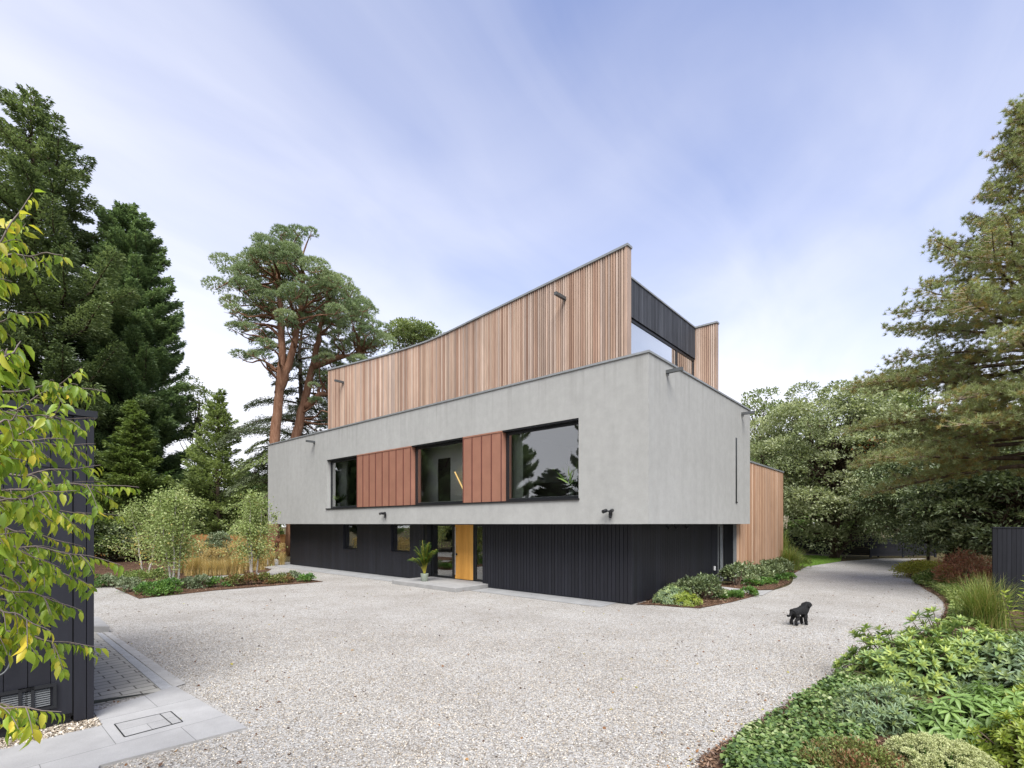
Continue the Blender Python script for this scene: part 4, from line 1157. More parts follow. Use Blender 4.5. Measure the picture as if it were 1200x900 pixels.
# ------------------------------------------------------------------ shrubs and perennials
def mound(name, label, loc, rx, ry, h, leafm, n=900, L=.09, W=.05, ncl=16, cat='shrub', group=None, up=.3, shape='diamond', noise_=.7, flat=.85, stem=True, hang=0, fold=.25, droop=.2, rz=0.0):
    t = thing(name, label, cat, loc, rz, group)
    d = rvec(ncl); d[:, 2] = np.abs(d[:, 2]) * .9
    cen = d * np.array([rx * .68, ry * .68, h * .62]) + np.array([0, 0, h * .12])
    cr = rng.uniform(.34, .55, ncl) * min(rx, ry, h * 1.15)
    cen[:, 2] = np.maximum(cen[:, 2], cr * .35)
    tot = (cr ** 2).sum()
    lv = Leaves(); clumps(lv, cen, cr, n / tot, L, W, flat, up, .2, noise_, .35, hang)
    lv.build('foliage', leafm, t, shape, fold, droop)
    if stem:
        mb = MB()
        for c in cen: limb(mb, (c[0] * .15, c[1] * .15, -.02), c, .012 + h * .006, .004, .15, 4, 4)
        mb.build('stem', M['twig'], t)
    return t
def rosettes(name, label, loc, rx, ry, h, leafm, nr=140, leaves=9, L=.12, W=.04, cat='shrub', group=None, elev=(.1, 1.1), layers=(1.0, .8, .6), droop=.25, lumps=7, rnd_by_elev=True, fold=.25, rz=0.0):
    """upright leaf rosettes over a lumpy dome"""
    t = thing(name, label, cat, loc, rz, group)
    lv = Leaves(); mb = MB()
    ph = rng.uniform(0, 6.28, lumps); fr = rng.integers(1, 5, lumps)
    for ly in layers:
        for i in range(int(nr * ly)):
            u = rng.random(); a = rng.uniform(0, 2 * PI); th = math.acos(1 - .98 * u)
            bump_ = 1 + .14 * sum(math.sin(fr[j] * a + ph[j] + 3 * th * (j % 3)) for j in range(lumps)) / math.sqrt(lumps)
            o = np.array([math.sin(th) * math.cos(a) * rx, math.sin(th) * math.sin(a) * ry, math.cos(th) * h]) * bump_ * ly * rng.uniform(.9, 1.04)
            ax = np.array([o[0] / rx ** 1.3, o[1] / ry ** 1.3, o[2] / h + .45]); ax = ax / np.linalg.norm(ax) + rng.normal(size=3) * .18; ax /= np.linalg.norm(ax)
            if ly == 1.0 and i % 2 == 0: mb.tube([(o[0] * .25, o[1] * .25, 0), o * .65, o], [.012, .009, .005], 4, False)
            k = leaves; e = np.linspace(elev[0], elev[1], k) + rng.normal(size=k) * .1
            az = np.arange(k) * 2.4 + rng.uniform(0, 6)
            p1 = np.cross(ax, [0.3, 0.9, .1]); p1 /= np.linalg.norm(p1); p2 = np.cross(ax, p1)
            out = np.cos(az)[:, None] * p1 + np.sin(az)[:, None] * p2
            d = out * np.cos(e)[:, None] + ax * np.sin(e)[:, None]
            nn = ax * np.cos(e)[:, None] - out * np.sin(e)[:, None]
            young = np.clip((e - elev[0]) / max(.01, elev[1] - elev[0]), 0, 1)
            r = np.clip(.15 + .55 * young * rnd_by_elev + .3 * rng.random(k) + (rng.random() - .5) * .2, 0, 1)
            lv.add(o + d * .008 - ax * (.05 * L * (1 - young))[:, None], d, nn, L * rng.uniform(.75, 1.1, k) * (1 - .35 * young), W * rng.uniform(.8, 1.1, k) * (1 - .2 * young), r)
    lv.build('foliage', leafm, t, 'leaf', fold, droop)
    mb.build('stem', M['twig'], t)
    return t
def grass_clump(name, label, loc, h, spread, n, w, leafm, group=None, plume=0, cat='ornamental grass', stiff=.5):
    t = thing(name, label, cat, loc, rng.uniform(0, 6), group)
    seg = 5; V = np.zeros((n, seg + 1, 2, 3))
    a = rng.uniform(0, 2 * PI, n); hh = h * rng.uniform(.55, 1.08, n); sp = spread * rng.uniform(.15, 1.0, n)
    o = np.column_stack([np.cos(a), np.sin(a)]); side = np.column_stack([-np.sin(a), np.cos(a), np.zeros(n)])
    b = rng.normal(size=(n, 2)) * spread * .16
    for i in range(seg + 1):
        s = i / seg
        x = sp * (s ** (1 + 1.6 * stiff)); z = hh * (s - (1 - stiff) * .55 * s ** 3 * sp / spread)
        c = np.column_stack([b[:, 0] + o[:, 0] * x, b[:, 1] + o[:, 1] * x, z])
        ww = (w * (1 - s) ** .7 + .0008)
        V[:, i, 0] = c - side * ww * .5; V[:, i, 1] = c + side * ww * .5
    nv = (seg + 1) * 2; base = (np.arange(n) * nv)[:, None, None]
    q = np.array([[2 * i, 2 * i + 1, 2 * i + 3, 2 * i + 2] for i in range(seg)])[None] + base
    me = bpy.data.meshes.new('blades')
    me.from_pydata(V.reshape(-1, 3).tolist(), [], q.reshape(-1, 4).tolist())
    me.materials.append(leafm); set_rnd(me, np.repeat(rng.random(n), nv)); me.update()
    put(bpy.data.objects.new('blade', me), t)
    if plume:
        lv = Leaves()
        for i in range(plume):
            a_ = rng.uniform(0, 6.28); x = spread * .45 * rng.random(); top = np.array([math.cos(a_) * x, math.sin(a_) * x, h * rng.uniform(.95, 1.25)])
            k = 16; p = top + rng.normal(size=(k, 3)) * [.012, .012, .07]
            lv.add(p, rvec(k) * .45 + [0, 0, .9], rvec(k), .07, .016, rng.random(k))
        lv.build('plume', M['L_plume'] if leafm is not M['L_gold'] else M['L_gold'], t, 'diamond')
    return t
# --- left bed: birches, pale mounds, red perennials, golden grasses
def birch(label, loc, h, stems, R):
    t = thing('young_birch', label, 'tree', loc, 0, 'young multi-stemmed birches in the left bed')
    mb = MB(); lv = Leaves(); tw = MB()
    for s in range(stems):
        a = s * 6.28 / max(1, stems) + rng.uniform(0, 1); hh = h * rng.uniform(.82, 1.05)
        top = np.array([math.cos(a) * R * .4, math.sin(a) * R * .4, hh]) if stems > 1 else np.array([.1, 0, hh])
        st = np.array([math.cos(a) * .1, math.sin(a) * .1, -.02]) * (stems > 1)
        pts = [st + (top - st) * q + rng.normal(size=3) * .025 * (q > 0) for q in np.linspace(0, 1, 9)]
        mb.tube(pts, list(np.linspace(.045, .008, 9)), 8)
        P_ = np.array(pts)
        for j in range(38):
            q = .22 + .76 * rng.random() ** .9
            p = np.array([np.interp(q, np.linspace(0, 1, 9), P_[:, i]) for i in range(3)])
            az = rng.uniform(0, 6.28); ln = R * (1.15 - q * .75) * rng.uniform(.25, 1.3)
            e = p + np.array([math.cos(az) * ln, math.sin(az) * ln, ln * rng.uniform(.1, .7)])
            c = (p + e) / 2 + np.array([0, 0, .06])
            tw.tube([p, c, e], [.007, .005, .003], 3, False)
            k = 46; tt = rng.random(k)[:, None]
            pos = p + (e - p) * (.2 + .85 * tt) + rng.normal(size=(k, 3)) * .14
            lv.add(pos, rvec(k) + [0, 0, -.45], rvec(k), rng.uniform(.07, .11, k), rng.uniform(.05, .075, k), np.clip(.55 * rng.random(k) + .4 * rng.random() + (.12 if q < .5 else 0), 0, 1))
    mb.build('stem', M['bark_birch'], t, True); tw.build('twig', M['twig'], t)
    lv.build('foliage', M['L_birch'], t, 'diamond', .2, .1)
birch('two-stemmed young birch nearest the black outbuilding', G(171, 678), 3.9, 2, 1.4)
birch('four-stemmed young birch with pale trunks in the middle of the left bed', G(203, 690), 3.75, 4, 1.15)
birch('three-stemmed young birch closest to the house', G(297, 678.5), 3.9, 3, 1.05)
mound('silver_shrub', 'tall silvery leaved shrub behind the golden grasses', G(254, 669), .95, .9, 2.7, M['L_silver'], 3600, .10, .06, 36)
for px, py, rx, h, m, n, lb, nm in (
        (133, 688, .55, .6, 'L_silver', 700, 'pale cream mound nearest the black outbuilding', 'pale_shrub'),
        (152, 694, .55, .55, 'L_silver', 800, 'pale cream mound at the left corner of the bed', 'pale_shrub'),
        (222, 690, .42, .6, 'L_silver', 650, 'pale cream mound right of the birch with four stems', 'pale_shrub'),
        (238, 689.5, .42, .62, 'L_silver', 650, 'pale cream mound with a rounder top towards the house', 'pale_shrub'),
        (178, 698, .65, .50, 'L_perennial', 1200, 'bright green mound at the front corner of the left bed', 'green_mound'),
        (200, 696, .60, .55, 'L_perennial', 1100, 'bright green mound below the four birch stems', 'green_mound'),
        (160, 684.5, .7, .6, 'L_cover', 900, 'dark green mound behind the two-stemmed birch', 'green_mound'),
        (187, 684.5, .7, .65, 'L_cover', 900, 'dark green mound between two birches', 'green_mound'),
        (118, 688, .6, .55, 'L_perennial', 900, 'green mound half hidden by the outbuilding corner', 'green_mound'),
        (255, 688.5, .45, .5, 'L_perennial', 700, 'green clump among the red perennials', 'green_mound'),
        (275, 687, .45, .55, 'L_rust', 800, 'reddish clump left of the house-side birch', 'red_perennial'),
        (293, 685.5, .45, .50, 'L_rust', 800, 'reddish clump below the house-side birch', 'red_perennial'),
        (312, 684.5, .5, .48, 'L_rust', 800, 'darker reddish clump right of the house-side birch', 'red_perennial'),
        (330, 683, .5, .42, 'L_rust', 800, 'low reddish clump towards the tip of the left bed', 'red_perennial'),
        (343, 680.5, .45, .42, 'L_silver', 600, 'pale mound near the tip of the left bed', 'pale_shrub'),
        (360, 681.5, .42, .32, 'L_perennial', 700, 'green mound at the tip of the left bed', 'green_mound')):
    mound(nm, lb, G(px, py), rx, rx * .8, h, M[m], n, .085, .045, 12, 'plant', 'low plants of the left bed')
gc = None
spots = [(222, 675), (232, 674), (242, 675), (252, 674.5), (262, 674), (272, 673), (282, 672.5), (228, 671), (240, 670.5), (251, 670), (263, 669.5), (275, 669), (286, 668.5), (297, 668.5), (268, 666), (282, 665), (296, 664.5), (309, 664), (306, 668), (318, 663), (212, 672), (330, 662)]
for i, (px, py) in enumerate(spots):
    lb = 'feathery golden grass clump in the drift between the birches and the orange fence'
    if gc is None: gc = grass_clump('golden_grass', lb, G(px, py), 1.15, .55, 420, .012, M['L_gold'], 'golden grass drift', 46)
    else: copy_tree(gc, None, G(px, py), rng.uniform(0, 6), rng.uniform(.8, 1.1))
for px, py, r, h, m, lb in ((238, 655, 1.3, 2.6, 'L_mid', 'round green shrub behind the orange fence by the dark cypress'), (270, 655, 1.4, 3.2, 'L_mid', 'round green shrub below the light conifer'), (300, 656, 1.5, 3.6, 'L_mid', 'round green shrub beside the left end of the house'), (205, 654, 1.4, 3.4, 'L_dark', 'dark shrub at the foot of the dense cypress'), (285, 658, .8, 2.6, 'L_silver', 'grey leaved shrub between two green ones'),
                             (318, 660, .7, 2.3, 'L_birch', 'yellowing shrub at the left edge of the house'), (128, 662, 1.6, 2.4, 'L_dark', 'dark shrub in shade right of the outbuilding'), (95, 662, 1.6, 3.2, 'L_dark', 'dark shrub in shade behind the outbuilding')):
    mound('round_shrub', lb, ground_at(px, 43.5 if px > 140 else 33), r * 1.5, r * 1.3, h * 1.55, M[m], 4200, .18, .10, 40, 'shrub', 'shrubs along the orange fence')
mound('twiggy_shrub', 'brown twiggy shrub just left of the house corner by the fence', G(321, 655), .7, .7, 1.9, M['L_coral'], 1300, .12, .03, 24, 'shrub')
# --- beds at the right hand end of the house
rosettes('fern_shrub', 'low blue-green shrub with pale tips beside the black corner of the house', G(787, 707), .62, .5, .52, M['L_blue'], 110, 10, .16, .035, elev=(-.1, .9), rz=0)
rosettes('fern_shrub', 'low yellow-green shrub in front of the taller dark shrub', G(805, 709), .45, .4, .36, M['L_lime'], 70, 9, .13, .03, elev=(-.1, .9))
mound('dark_shrub', 'upright dark shrub against the black end wall', G(826, 702), .62, .55, .95, M['L_dark'], 1500, .11, .05, 22, up=.7)
mound('dark_shrub', 'lower dark shrub between the upright one and the corner', G(806, 700), .55, .5, .70, M['L_dark'], 1000, .11, .05, 18, up=.7)
for px, py, h, lb in ((846, 701.5, .24, 'leafy green perennial beside the upright dark shrub'), (858, 701.5, .22, 'leafy green perennial in the middle of the wedge bed'), (868, 700.5, .20, 'leafy green perennial near the tip of the wedge bed'), (877, 699, .34, 'taller thin perennial at the very tip of the wedge bed')):
    mound('leafy_perennial', lb, G(px, py), .28, .26, h, M['L_perennial'], 420, .09, .035, 8, 'plant', 'perennials in the wedge bed', up=.8)
for px, py, r, h, lb in ((866, 686, .8, 1.0, 'dark shrub at the far corner window of the house'), (884, 682, .8, .9, 'dark shrub below the left part of the cedar wing'), (900, 679, .8, .95, 'dark shrub below the middle of the cedar wing'), (914, 675, .8, .9, 'dark shrub below the right end of the cedar wing')):
    mound('dark_shrub', lb, G(px, py), r, r * .8, h, M['L_dark'], 1300, .12, .06, 20, 'shrub', 'dark shrubs below the cedar wing', up=.5)
for px, py, lb in ((882, 686.5, 'low green cover plant beside the stone side path'), (897, 684.5, 'low green cover plant in the middle of the wing bed'), (913, 681, 'low green cover plant towards the drive'), (921, 678, 'low green cover plant at the corner of the wing')):
    mound('cover_plant', lb, G(px, py), .5, .42, .24, M['L_perennial'], 800, .09, .04, 12, 'plant', 'low cover plants in the wing bed')
grass_clump('plume_grass', 'green grass clump with pale plumes beyond the timber wing', G(926, 668), 1.5, 1.1, 900, .016, M['L_grass'], None, 0)
grass_clump('plume_grass', 'tall grass with pale feathery plumes in the shade behind the wing', G(917, 659), 2.4, .8, 500, .016, M['L_grass'], None, 60)
mound('lawn_edge_shrub', 'low green shrub between the wing and the lawn', G(934, 666), .8, .7, .7, M['L_grass'], 900, .14, .03, 14, 'shrub', up=.9)
# --- right bed beyond: ground cover, coral shrub, big grass
mound('yellow_cover', 'yellow-green low shrub where the drive bends to the gate', G(1083, 677), 1.5, 1.0, .75, M['L_yellow'], 3400, .09, .05, 34, 'shrub')
mound('mixed_cover', 'olive green low shrub right of the yellow-green one', G(1105, 686), 1.1, 1.0, .55, M['L_cover'], 2400, .10, .055, 26, 'shrub')
mound('coral_shrub', 'coral-brown twiggy shrub before the black fence panel', G(1136, 690), 1.15, 1.0, 1.65, M['L_coral'], 2600, .17, .018, 34, 'shrub', up=.35, noise_=1.0)
gg = grass_clump('tall_grass', 'tall arching green grass in front of the black fence panel', G(1153, 733), 1.40, 1.15, 1000, .011, M['L_grass'], None, 0, stiff=.45)
def flat_cover(name, poly, n, zlo, zhi, L, W, m, dens=None, shape='leaf'):
    lv = Leaves(); p = scatter(poly, n, dens); k = len(p)
    pos = np.column_stack([p, rng.uniform(zlo, zhi, k)])
    lv.add(pos, rvec(k) * [1, 1, .35], rvec(k) * .55 + [0, 0, .9], rng.uniform(.6, 1.25, k) * L, rng.uniform(.6, 1.25, k) * W, np.clip(.35 * np.sin(p[:, 0] * 3.1) * np.sin(p[:, 1] * 2.3) * .5 + .2 + .7 * rng.random(k) - .05, 0, 1))
    return tag(lv.build(name, m, None, shape, .2, .3), kind='stuff')
def patch(f, o, lo, hi):
    return lambda p: np.clip((np.sin(p[:, 0] * f + o) + np.sin(p[:, 1] * f * 1.3 + 2 * o) + np.sin((p[:, 0] + p[:, 1]) * f * 2.1)) / 3 * .9 + .55, lo, hi)
flat_cover('ground_cover', [G(1070, 684), G(1090, 690), G(1110, 701), G(1116, 714), G(1110, 730), G(1104, 738), G(1150, 738), G(1138, 714), G(1130, 700), G(1110, 680), G(1090, 680)], 12000, .05, .24, .085, .06, M['L_cover'], patch(2.2, .4, .1, 1))
# foreground: ivy, then the shrubs
IVY = [G(846, 902), G(872, 870), G(935, 826), G(1004, 788), G(1040, 790), G(1030, 860), G(1000, 905), (2.4, 4.2)]
flat_cover('ivy_cover', IVY, 17000, .04, .19, .060, .050, M['L_ivy'], patch(2.6, 1.3, .10, 1))
BACKC = [G(1100, 760), G(1145, 752), G(1215, 757), (11, 9), (7.5, 7.2), G(1100, 790)]
flat_cover('low_cover', BACKC, 9000, .08, .30, .075, .045, M['L_cover'], None)
def fgp(px, py): return G(px, py)
rosettes('rosette_shrub', 'yellow-tipped rosette shrub nearest the gravel, left of its twin', G(1062, 803), .92, .66, .74, M['L_rhodo'], 190, 11, .15, .048, elev=(.3, 1.25))
rosettes('rosette_shrub', 'yellow-tipped rosette shrub reaching up beside the bend of the mulch edge', G(1120, 800), .84, .70, .94, M['L_rhodo'], 190, 11, .15, .048, elev=(.3, 1.25))
rosettes('rosette_shrub', 'blue-green rosette shrub behind the long pale leaves at the right edge', G(1180, 812), .85, .7, .78, M['L_blue'], 190, 11, .15, .048, elev=(.3, 1.25))
rosettes('blue_shrub', 'low blue-green upright shrub beside the ivy', G(1033, 850), .58, .5, .46, M['L_blue'], 190, 11, .11, .024, elev=(.5, 1.3))
rosettes('long_leaf_shrub', 'shrub of long soft pale green leaves in the foreground', G(1135, 872), .70, .55, .50, M['L_long'], 120, 10, .19, .05, elev=(-.35, .75), droop=.35, rnd_by_elev=False)
rosettes('long_leaf_shrub', 'smaller shrub of long pale green leaves at the right foreground', G(1195, 868), .55, .5, .58, M['L_long'], 90, 10, .17, .045, elev=(-.35, .75), droop=.35, rnd_by_elev=False)
rosettes('lime_shrub', 'bright lime green shrub in the lower right corner', G(1205, 905), .42, .40, .60, M['L_lime'], 130, 10, .085, .034, elev=(.0, 1.0))
rosettes('lime_shrub', 'yellow-green leafy shrub above the lower right corner', G(1222, 868), .45, .45, .62, M['L_lime'], 120, 10, .09, .036, elev=(.0, 1.0))
mound('rusty_shrub', 'low rust and green fine-leaved shrub in the bottom foreground', G(1000, 910), .62, .42, .30, M['L_rust'], 9000, .032, .018, 46, 'shrub', up=.5)
def sedum():
    t = thing('pale_sedum', 'mound of pale cream-green flower heads in the bottom foreground', 'plant', G(1100, 915))
    lv = Leaves(); mb = MB()
    for i in range(480):
        u = rng.random(); a = rng.uniform(0, 6.28); th = math.acos(1 - .98 * u)
        o = np.array([math.sin(th) * math.cos(a) * .52, math.sin(th) * math.sin(a) * .42, math.cos(th) * .38]) * (rng.uniform(.90, 1.05) if i < 340 else .8)
        mb.tube([(o[0] * .5, o[1] * .5, 0), o], [.006, .005], 4, False)
        k = 120; d = rvec(k); d[:, 2] = np.abs(d[:, 2]) * .8 - .1; rr_ = rng.uniform(.035, .06)
        pos = o + d * rr_ * rng.uniform(.6, 1.05, (k, 1))
        lv.add(pos, d + rvec(k) * .5, rvec(k), .016, .010, np.clip(.25 + .2 * rng.random() + .55 * rng.random(k), 0, 1))
    lv.build('flower_head', M['L_sedum'], t, 'diamond', .3, .1); mb.build('stem', M['L_perennial'], t)
sedum()
def upright(label, loc, h, n):
    t = thing('upright_shrub', label, 'shrub', loc); mb = MB(); lv = Leaves()
    for i in range(n):
        e = np.array([rng.normal() * .28, rng.normal() * .28, h * rng.uniform(.6, 1.05)])
        pts = [np.array([e[0] * .1, e[1] * .1, 0]) * 1 + e * q + np.array([0, 0, -.05 * math.sin(PI * q)]) for q in np.linspace(0, 1, 7)]
        mb.tube(pts, list(np.linspace(.012, .004, 7)), 5)
        for j, q in enumerate(np.linspace(.25, 1, 11)):
            p = e * q
            for sd in (0, PI):
                a = j * 1.57 + sd + rng.normal() * .2
                d = np.array([math.cos(a), math.sin(a), .45 + .5 * (q > .9)])
                lv.add(p[None], d[None], np.array([[-d[0] * .4, -d[1] * .4, 1.0]]), .19 * (1.1 - .5 * q) + .03, .09 * (1.1 - .5 * q) + .01, rng.random())
    mb.build('stem', M['twig'], t); lv.build('foliage', M['L_lime'], t, 'leaf', .15, .3)
upright('upright light green shrub with paired leaves before the black fence at right', G(1206, 768), 1.45, 9)

# ------------------------------------------------------------------ cherry reaching in from the left
def cherry():
    bx, by = -4.75, 2.9
    t = thing('cherry_tree', 'cherry tree with hanging yellow-green leaves reaching in from the left edge', 'tree', (bx, by, 0))
    base = np.array([bx, by, 0]); mb = MB(); lv = Leaves()
    trunk = [(0, 0, 0), (.03, 0, .8), (-.02, .04, 1.6), (.05, 0, 2.4), (.08, .02, 3.2), (.05, .05, 4.2)]
    mb.tube(trunk, [.10, .08, .07, .055, .04, .02], 10)
    T_ = np.array(trunk)
    B = [  # tip px, tip py, depth, left edge py, leaf scale
        (38, 226, 2.7, 330, 1.0), (74, 299, 2.7, 306, .95), (30, 262, 3.1, 350, 1.0), (50, 366, 2.8, 402, 1.0), (24, 400, 2.2, 445, 1.25), (124, 459, 3.0, 470, .9), (96, 430, 3.2, 500, .9),
        (110, 490, 3.0, 478, .95), (70, 470, 2.6, 520, 1.05), (118, 545, 2.9, 560, .9), (80, 515, 2.5, 545, 1.05), (163, 571, 3.1, 584, .85), (142, 604, 3.2, 580, .85), (90, 575, 2.5, 600, 1.0), (112, 520, 3.3, 515, .85),
        (60, 610, 2.6, 585, 1.05), (142, 662, 3.0, 640, .9), (108, 688, 2.9, 655, .95), (70, 665, 2.5, 625, 1.05), (96, 640, 3.2, 610, .9), (95, 715, 2.8, 690, 1.0), (116, 758, 2.8, 728, 1.0), (60, 740, 2.5, 702, 1.05), (40, 700, 3.2, 660, 1.0),
        (72, 834, 2.45, 822, 1.0), (44, 845, 2.6, 826, 1.0), (30, 540, 2.3, 560, 1.15), (22, 480, 2.4, 500, 1.15), (30, 620, 2.35, 640, 1.15), (14, 330, 2.6, 380, 1.1), (50, 780 - 55, 3.1, 690, .95)]
    for px, py, Yd, ly, sc in B:
        tip = np.array(at(px, py, Yd)) - base
        left = np.array(at(-30, ly, Yd - .1 + rng.uniform(-.1, .1))) - base
        z0 = np.clip(left[2] - .35, .6, 4.0)
        root = np.array([np.interp(z0, T_[:, 2], T_[:, 0]), np.interp(z0, T_[:, 2], T_[:, 1]), z0])
        pts = []
        for s in np.linspace(0, 1, 7)[:-1]: pts.append(root + (left - root) * s + np.array([0, 0, .06 * math.sin(PI * s)]))
        c2 = (left + tip) / 2 + np.array([0, rng.normal() * .1, rng.uniform(-.04, .12)])
        for s in np.linspace(0, 1, 14): pts.append((1 - s) ** 2 * left + 2 * s * (1 - s) * c2 + s * s * tip)
        pts = np.array(pts); q_ = np.linspace(0, 1, len(pts)); pts[:, 2] += .012 * np.sin(q_ * 23 + rng.uniform(0, 6)) * np.sin(PI * q_); mb.tube(pts, list(np.linspace(.009, .0016, len(pts))), 6, False)
        twigs = [pts[2:]]
        L = np.linalg.norm(tip - left)
        for j in range(int(7 + L * 9)):
            i = rng.integers(3, len(pts) - 4); p = pts[i]; d = pts[i + 1] - pts[i]; d /= np.linalg.norm(d)
            sd = d * .8 + np.array([0, rng.choice([-1, 1]) * rng.uniform(.3, .8), rng.uniform(-.45, .35)]); sd /= np.linalg.norm(sd)
            ln = rng.uniform(.12, .34) * min(1, L)
            tp = np.array([p + sd * ln * q + np.array([0, 0, -.06 * q * q]) for q in np.linspace(0, 1, 6)])
            mb.tube(tp, list(np.linspace(.003, .0014, 6)), 5, False); twigs.append(tp)
        hue = rng.uniform(-.12, .12)
        for tp in twigs:
            seg = np.linalg.norm(np.diff(tp, axis=0), axis=1); cum = np.concatenate([[0], np.cumsum(seg)])
            s = .03; k = 0
            while s < cum[-1] + .004:
                p = np.array([np.interp(s, cum, tp[:, i]) for i in range(3)]); i = min(len(seg) - 1, max(0, np.searchsorted(cum, s) - 1))
                d = (tp[i + 1] - tp[i]) / max(seg[i], 1e-6)
                side = np.cross(d, [0, 0, 1.0]); side /= np.linalg.norm(side) + 1e-6
                dd = d * rng.uniform(.25, .7) + side * (1 if k % 2 else -1) * rng.uniform(.15, .6) + np.array([0, 0, -rng.uniform(.35, 1.0)])
                nn = np.array([0, 0, .7]) + d * .5 - side * (1 if k % 2 else -1) * .1 + rng.normal(size=3) * .35
                ln = sc * rng.uniform(.034, .084)
                dn = dd / np.linalg.norm(dd)
                lv.add((p + dn * .012)[None], dd[None], nn[None], ln, ln * rng.uniform(.40, .5), np.clip(.1 + hue + .75 * rng.random() ** 1.3 + (.3 if rng.random() < .04 else 0), 0, 1))
                s += rng.uniform(.011, .022); k += 1
    mb.build('branch', M['cherry_bark'], t, True)
    lv.build('foliage', M['L_cherry'], t, 'leaf', .28, .34)
cherry()
# ------------------------------------------------------------------ the dog
def dog():
    px, py = 937.5, 732.3
    t = thing('black_dog', 'small fluffy black dog standing on the pale gravel drive', 'dog', G(px, py, .006), math.radians(17))
    V, R, E = [], [], []
    def v(p, r, parent=None):
        V.append(p); R.append(r)
        if parent is not None: E.append((parent, len(V) - 1))
        return len(V) - 1
    pel = v((-.15, 0, .345), .108)
    mid = v((-.02, 0, .350), .088, pel)
    che = v((.10, 0, .335), .108, mid)
    nk = v((.16, 0, .43), .082, che)
    hd = v((.215, 0, .50), .098, nk)
    v((.20, 0, .555), .060, hd)
    mz = v((.295, 0, .478), .066, hd)
    v((.345, 0, .462), .046, mz)
    ru = v((-.225, 0, .325), .085, pel); ta = v((-.275, 0, .285), .032, ru); tb = v((-.325, 0, .245), .030, ta); v((-.395, 0, .245), .026, tb)
    for s in (-1, 1):
        ear = v((.20, s * .070, .50), .026, hd); v((.195, s * .092, .435), .028, ear)
        hip = v((-.17, s * .066, .27), .068, pel); kn = v((-.135, s * .072, .19), .050, hip); hk = v((-.205, s * .072, .105), .035, kn)
        pw = v((-.195, s * .072, .035), .035, hk); v((-.145, s * .072, .022), .028, pw)
        sh_ = v((.115, s * .055, .26), .054, che); el = v((.10, s * .068, .18), .046, sh_); wr = v((.112, s * .068, .09), .038, el)
        fp = v((.116, s * .068, .034), .038, wr); v((.155, s * .068, .022), .030, fp)
    me = bpy.data.meshes.new('body_frame'); me.from_pydata(V, E, [])
    o = bpy.data.objects.new('body_frame', me); C.objects.link(o)
    m = o.modifiers.new('skin', 'SKIN')
    for i, d in enumerate(me.skin_vertices[0].data): d.radius = (R[i], R[i]); d.use_root = (i == 0)
    sb = o.modifiers.new('sub', 'SUBSURF'); sb.levels = 3; sb.render_levels = 3
    tx = bpy.data.textures.new('curls', 'CLOUDS'); tx.noise_scale = .03
    ds = o.modifiers.new('curl', 'DISPLACE'); ds.texture = tx; ds.strength = .030; ds.mid_level = .45; ds.texture_coords = 'LOCAL'
    dg = bpy.context.evaluated_depsgraph_get()
    me2 = bpy.data.meshes.new_from_object(o.evaluated_get(dg)); me2.name = 'body'
    bpy.data.objects.remove(o)
    me2.materials.clear(); me2.materials.append(M['fur'])
    me2.polygons.foreach_set('use_smooth', [True] * len(me2.polygons))
    zmin = min(q.co.z for q in me2.vertices)
    for q in me2.vertices: q.co.z -= zmin
    put(bpy.data.objects.new('body', me2), t)
    mb = MB(); mb.lathe([(.004, -.012), (.014, -.008), (.018, 0), (.014, .008), (.004, .012)], (.372, 0, .468 - zmin), 12); mb.build('nose', M['wet'], t, True)
    for s in (-1, 1):
        mb = MB(); mb.lathe([(.003, -.010), (.009, -.006), (.011, 0), (.009, .006), (.003, .010)], (.292, s * .045, .528 - zmin), 10); mb.build('eye', M['wet'], t, True)
dog()

# ------------------------------------------------------------------ light, sky, camera
SUN_AZ, SUN_EL = math.radians(177), math.radians(55)      # behind the viewer, a little to the left
sd = Vector((math.sin(SUN_AZ) * math.cos(SUN_EL), math.cos(SUN_AZ) * math.cos(SUN_EL), math.sin(SUN_EL)))
L = bpy.data.lights.new('sun', 'SUN'); L.energy = SUN_E; L.angle = math.radians(SUN_ANG); L.color = (1, .975, .935)
o = put(bpy.data.objects.new('sun', L)); o.rotation_euler = sd.to_track_quat('Z', 'Y').to_euler(); o.location = (0, 0, 60)
W = bpy.data.worlds.new('World'); S.world = W; W.use_nodes = True
nt = W.node_tree
for n in list(nt.nodes): nt.nodes.remove(n)
out = nt.nodes.new('ShaderNodeOutputWorld'); bg = nt.nodes.new('ShaderNodeBackground')
sky = nt.nodes.new('ShaderNodeTexSky'); sky.sky_type = 'NISHITA'; sky.sun_disc = False
sky.sun_elevation = SUN_EL; sky.sun_rotation = SUN_AZ; sky.air_density = 1.0; sky.dust_density = .6; sky.ozone_density = 1.5
tc = nt.nodes.new('ShaderNodeTexCoord'); sx_ = nt.nodes.new('ShaderNodeSeparateXYZ'); nt.links.new(tc.outputs['Generated'], sx_.inputs[0])
def mth(op, a, b=None, clamp=False):
    n = nt.nodes.new('ShaderNodeMath'); n.operation = op; n.use_clamp = clamp
    for i, q in enumerate((a, b)):
        if q is None: continue
        if hasattr(q, 'is_output'): nt.links.new(q, n.inputs[i])
        else: n.inputs[i].default_value = q
    return n.outputs[0]
den = mth('ADD', mth('MAXIMUM', sx_.outputs[2], 0.0), .22)
cx, cy = mth('DIVIDE', sx_.outputs[0], den), mth('DIVIDE', sx_.outputs[1], den)
cmb = nt.nodes.new('ShaderNodeCombineXYZ'); nt.links.new(cx, cmb.inputs[0]); nt.links.new(cy, cmb.inputs[1])
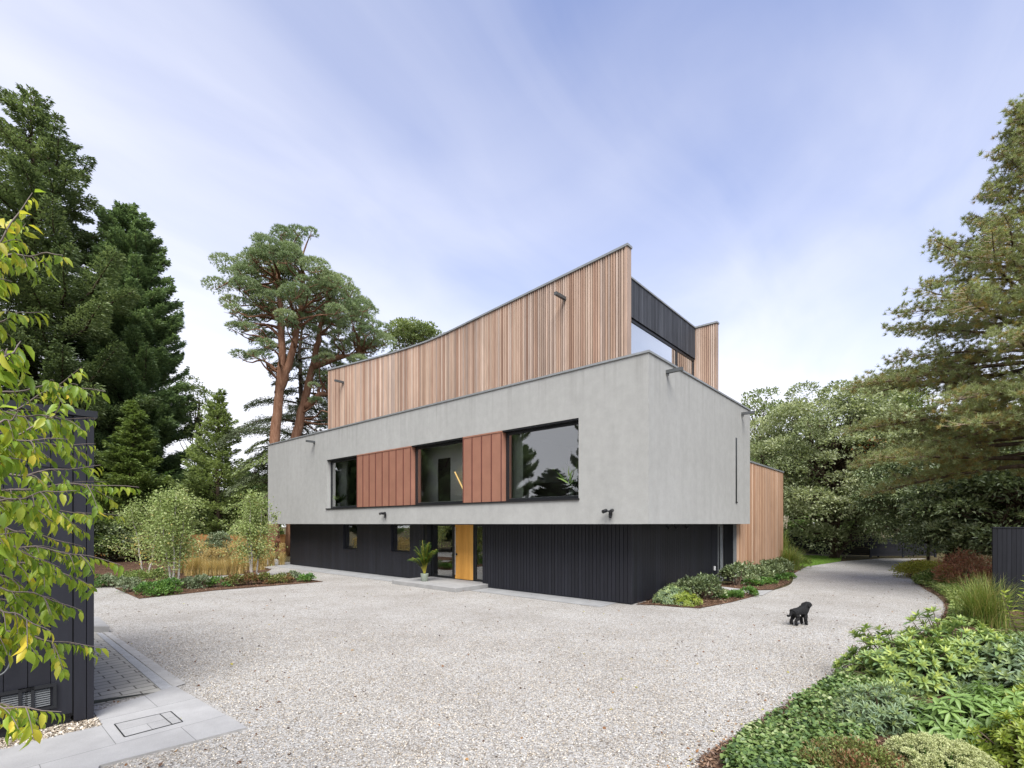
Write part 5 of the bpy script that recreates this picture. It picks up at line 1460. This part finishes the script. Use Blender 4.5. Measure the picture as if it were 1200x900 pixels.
def cirrus(rot, sc, nscale, dist, det=7, off=(0, 0, 0)):
    mp = nt.nodes.new('ShaderNodeMapping'); mp.vector_type = 'TEXTURE'; mp.inputs['Rotation'].default_value = (0, 0, rot); mp.inputs['Scale'].default_value = (1 / sc[0], 1 / sc[1], 1); mp.inputs['Location'].default_value = off
    nt.links.new(cmb.outputs[0], mp.inputs[0])
    return noise(nt, mp.outputs[0], nscale, det, .48, dist)
c1 = cirrus(math.radians(74), (.75, 1.05, 1), .9, .8, 6)
c2 = cirrus(math.radians(50), (.55, 1.3, 1), 2.2, 1.3, 8, off=(3, 1, 0))
cl = mth('ADD', mth('MULTIPLY', c1, .68), mth('MULTIPLY', c2, .32))
r1 = ramp(nt, cl, [(.28, 0.0), (.78, 1.0)])
hz = ramp(nt, sx_.outputs[2], [(.0, 1.0), (.22, .74), (.45, .30), (.8, .05)])          # high haze is thicker towards the horizon
mask = mth('ADD', mth('MULTIPLY', r1.outputs[0], .54), mth('MULTIPLY', hz.outputs[0], .80), True)
left = ramp(nt, mth('ADD', mth('MULTIPLY', sx_.outputs[0], -.5), .5), [(.45, 0.0), (.95, .34)])    # thicker veil on the left
mask = mth('ADD', mask, left.outputs[0], True)
mask = mth('MULTIPLY', mask, .93)
skyc = mixc(nt, sky.outputs[0], SKY_TINT, 1.0, 'MULTIPLY')
colr = mixc(nt, skyc, CLOUD, mask)
nt.links.new(colr, bg.inputs[0]); bg.inputs[1].default_value = SKY_S
nt.links.new(bg.outputs[0], out.inputs[0])

cam = bpy.data.cameras.new('camera'); cam.sensor_fit = 'HORIZONTAL'; cam.sensor_width = 36.0
cam.lens = 36.0 * F / 1200.0; cam.shift_y = (614 - 450) / 1200.0; cam.clip_end = 2000; cam.clip_start = .05
o = put(bpy.data.objects.new('camera', cam)); o.location = (0, 0, H); o.rotation_euler = (PI / 2, 0, 0)
S.camera = o
S.view_settings.view_transform = 'Standard'; S.view_settings.look = 'None'; S.view_settings.gamma = 1; S.view_settings.use_curve_mapping = False
S.view_settings.exposure = EXPO
S.cycles.max_bounces = 8; S.cycles.transparent_max_bounces = 12; S.cycles.diffuse_bounces = 4; S.cycles.glossy_bounces = 4
S.cycles.use_adaptive_sampling = True
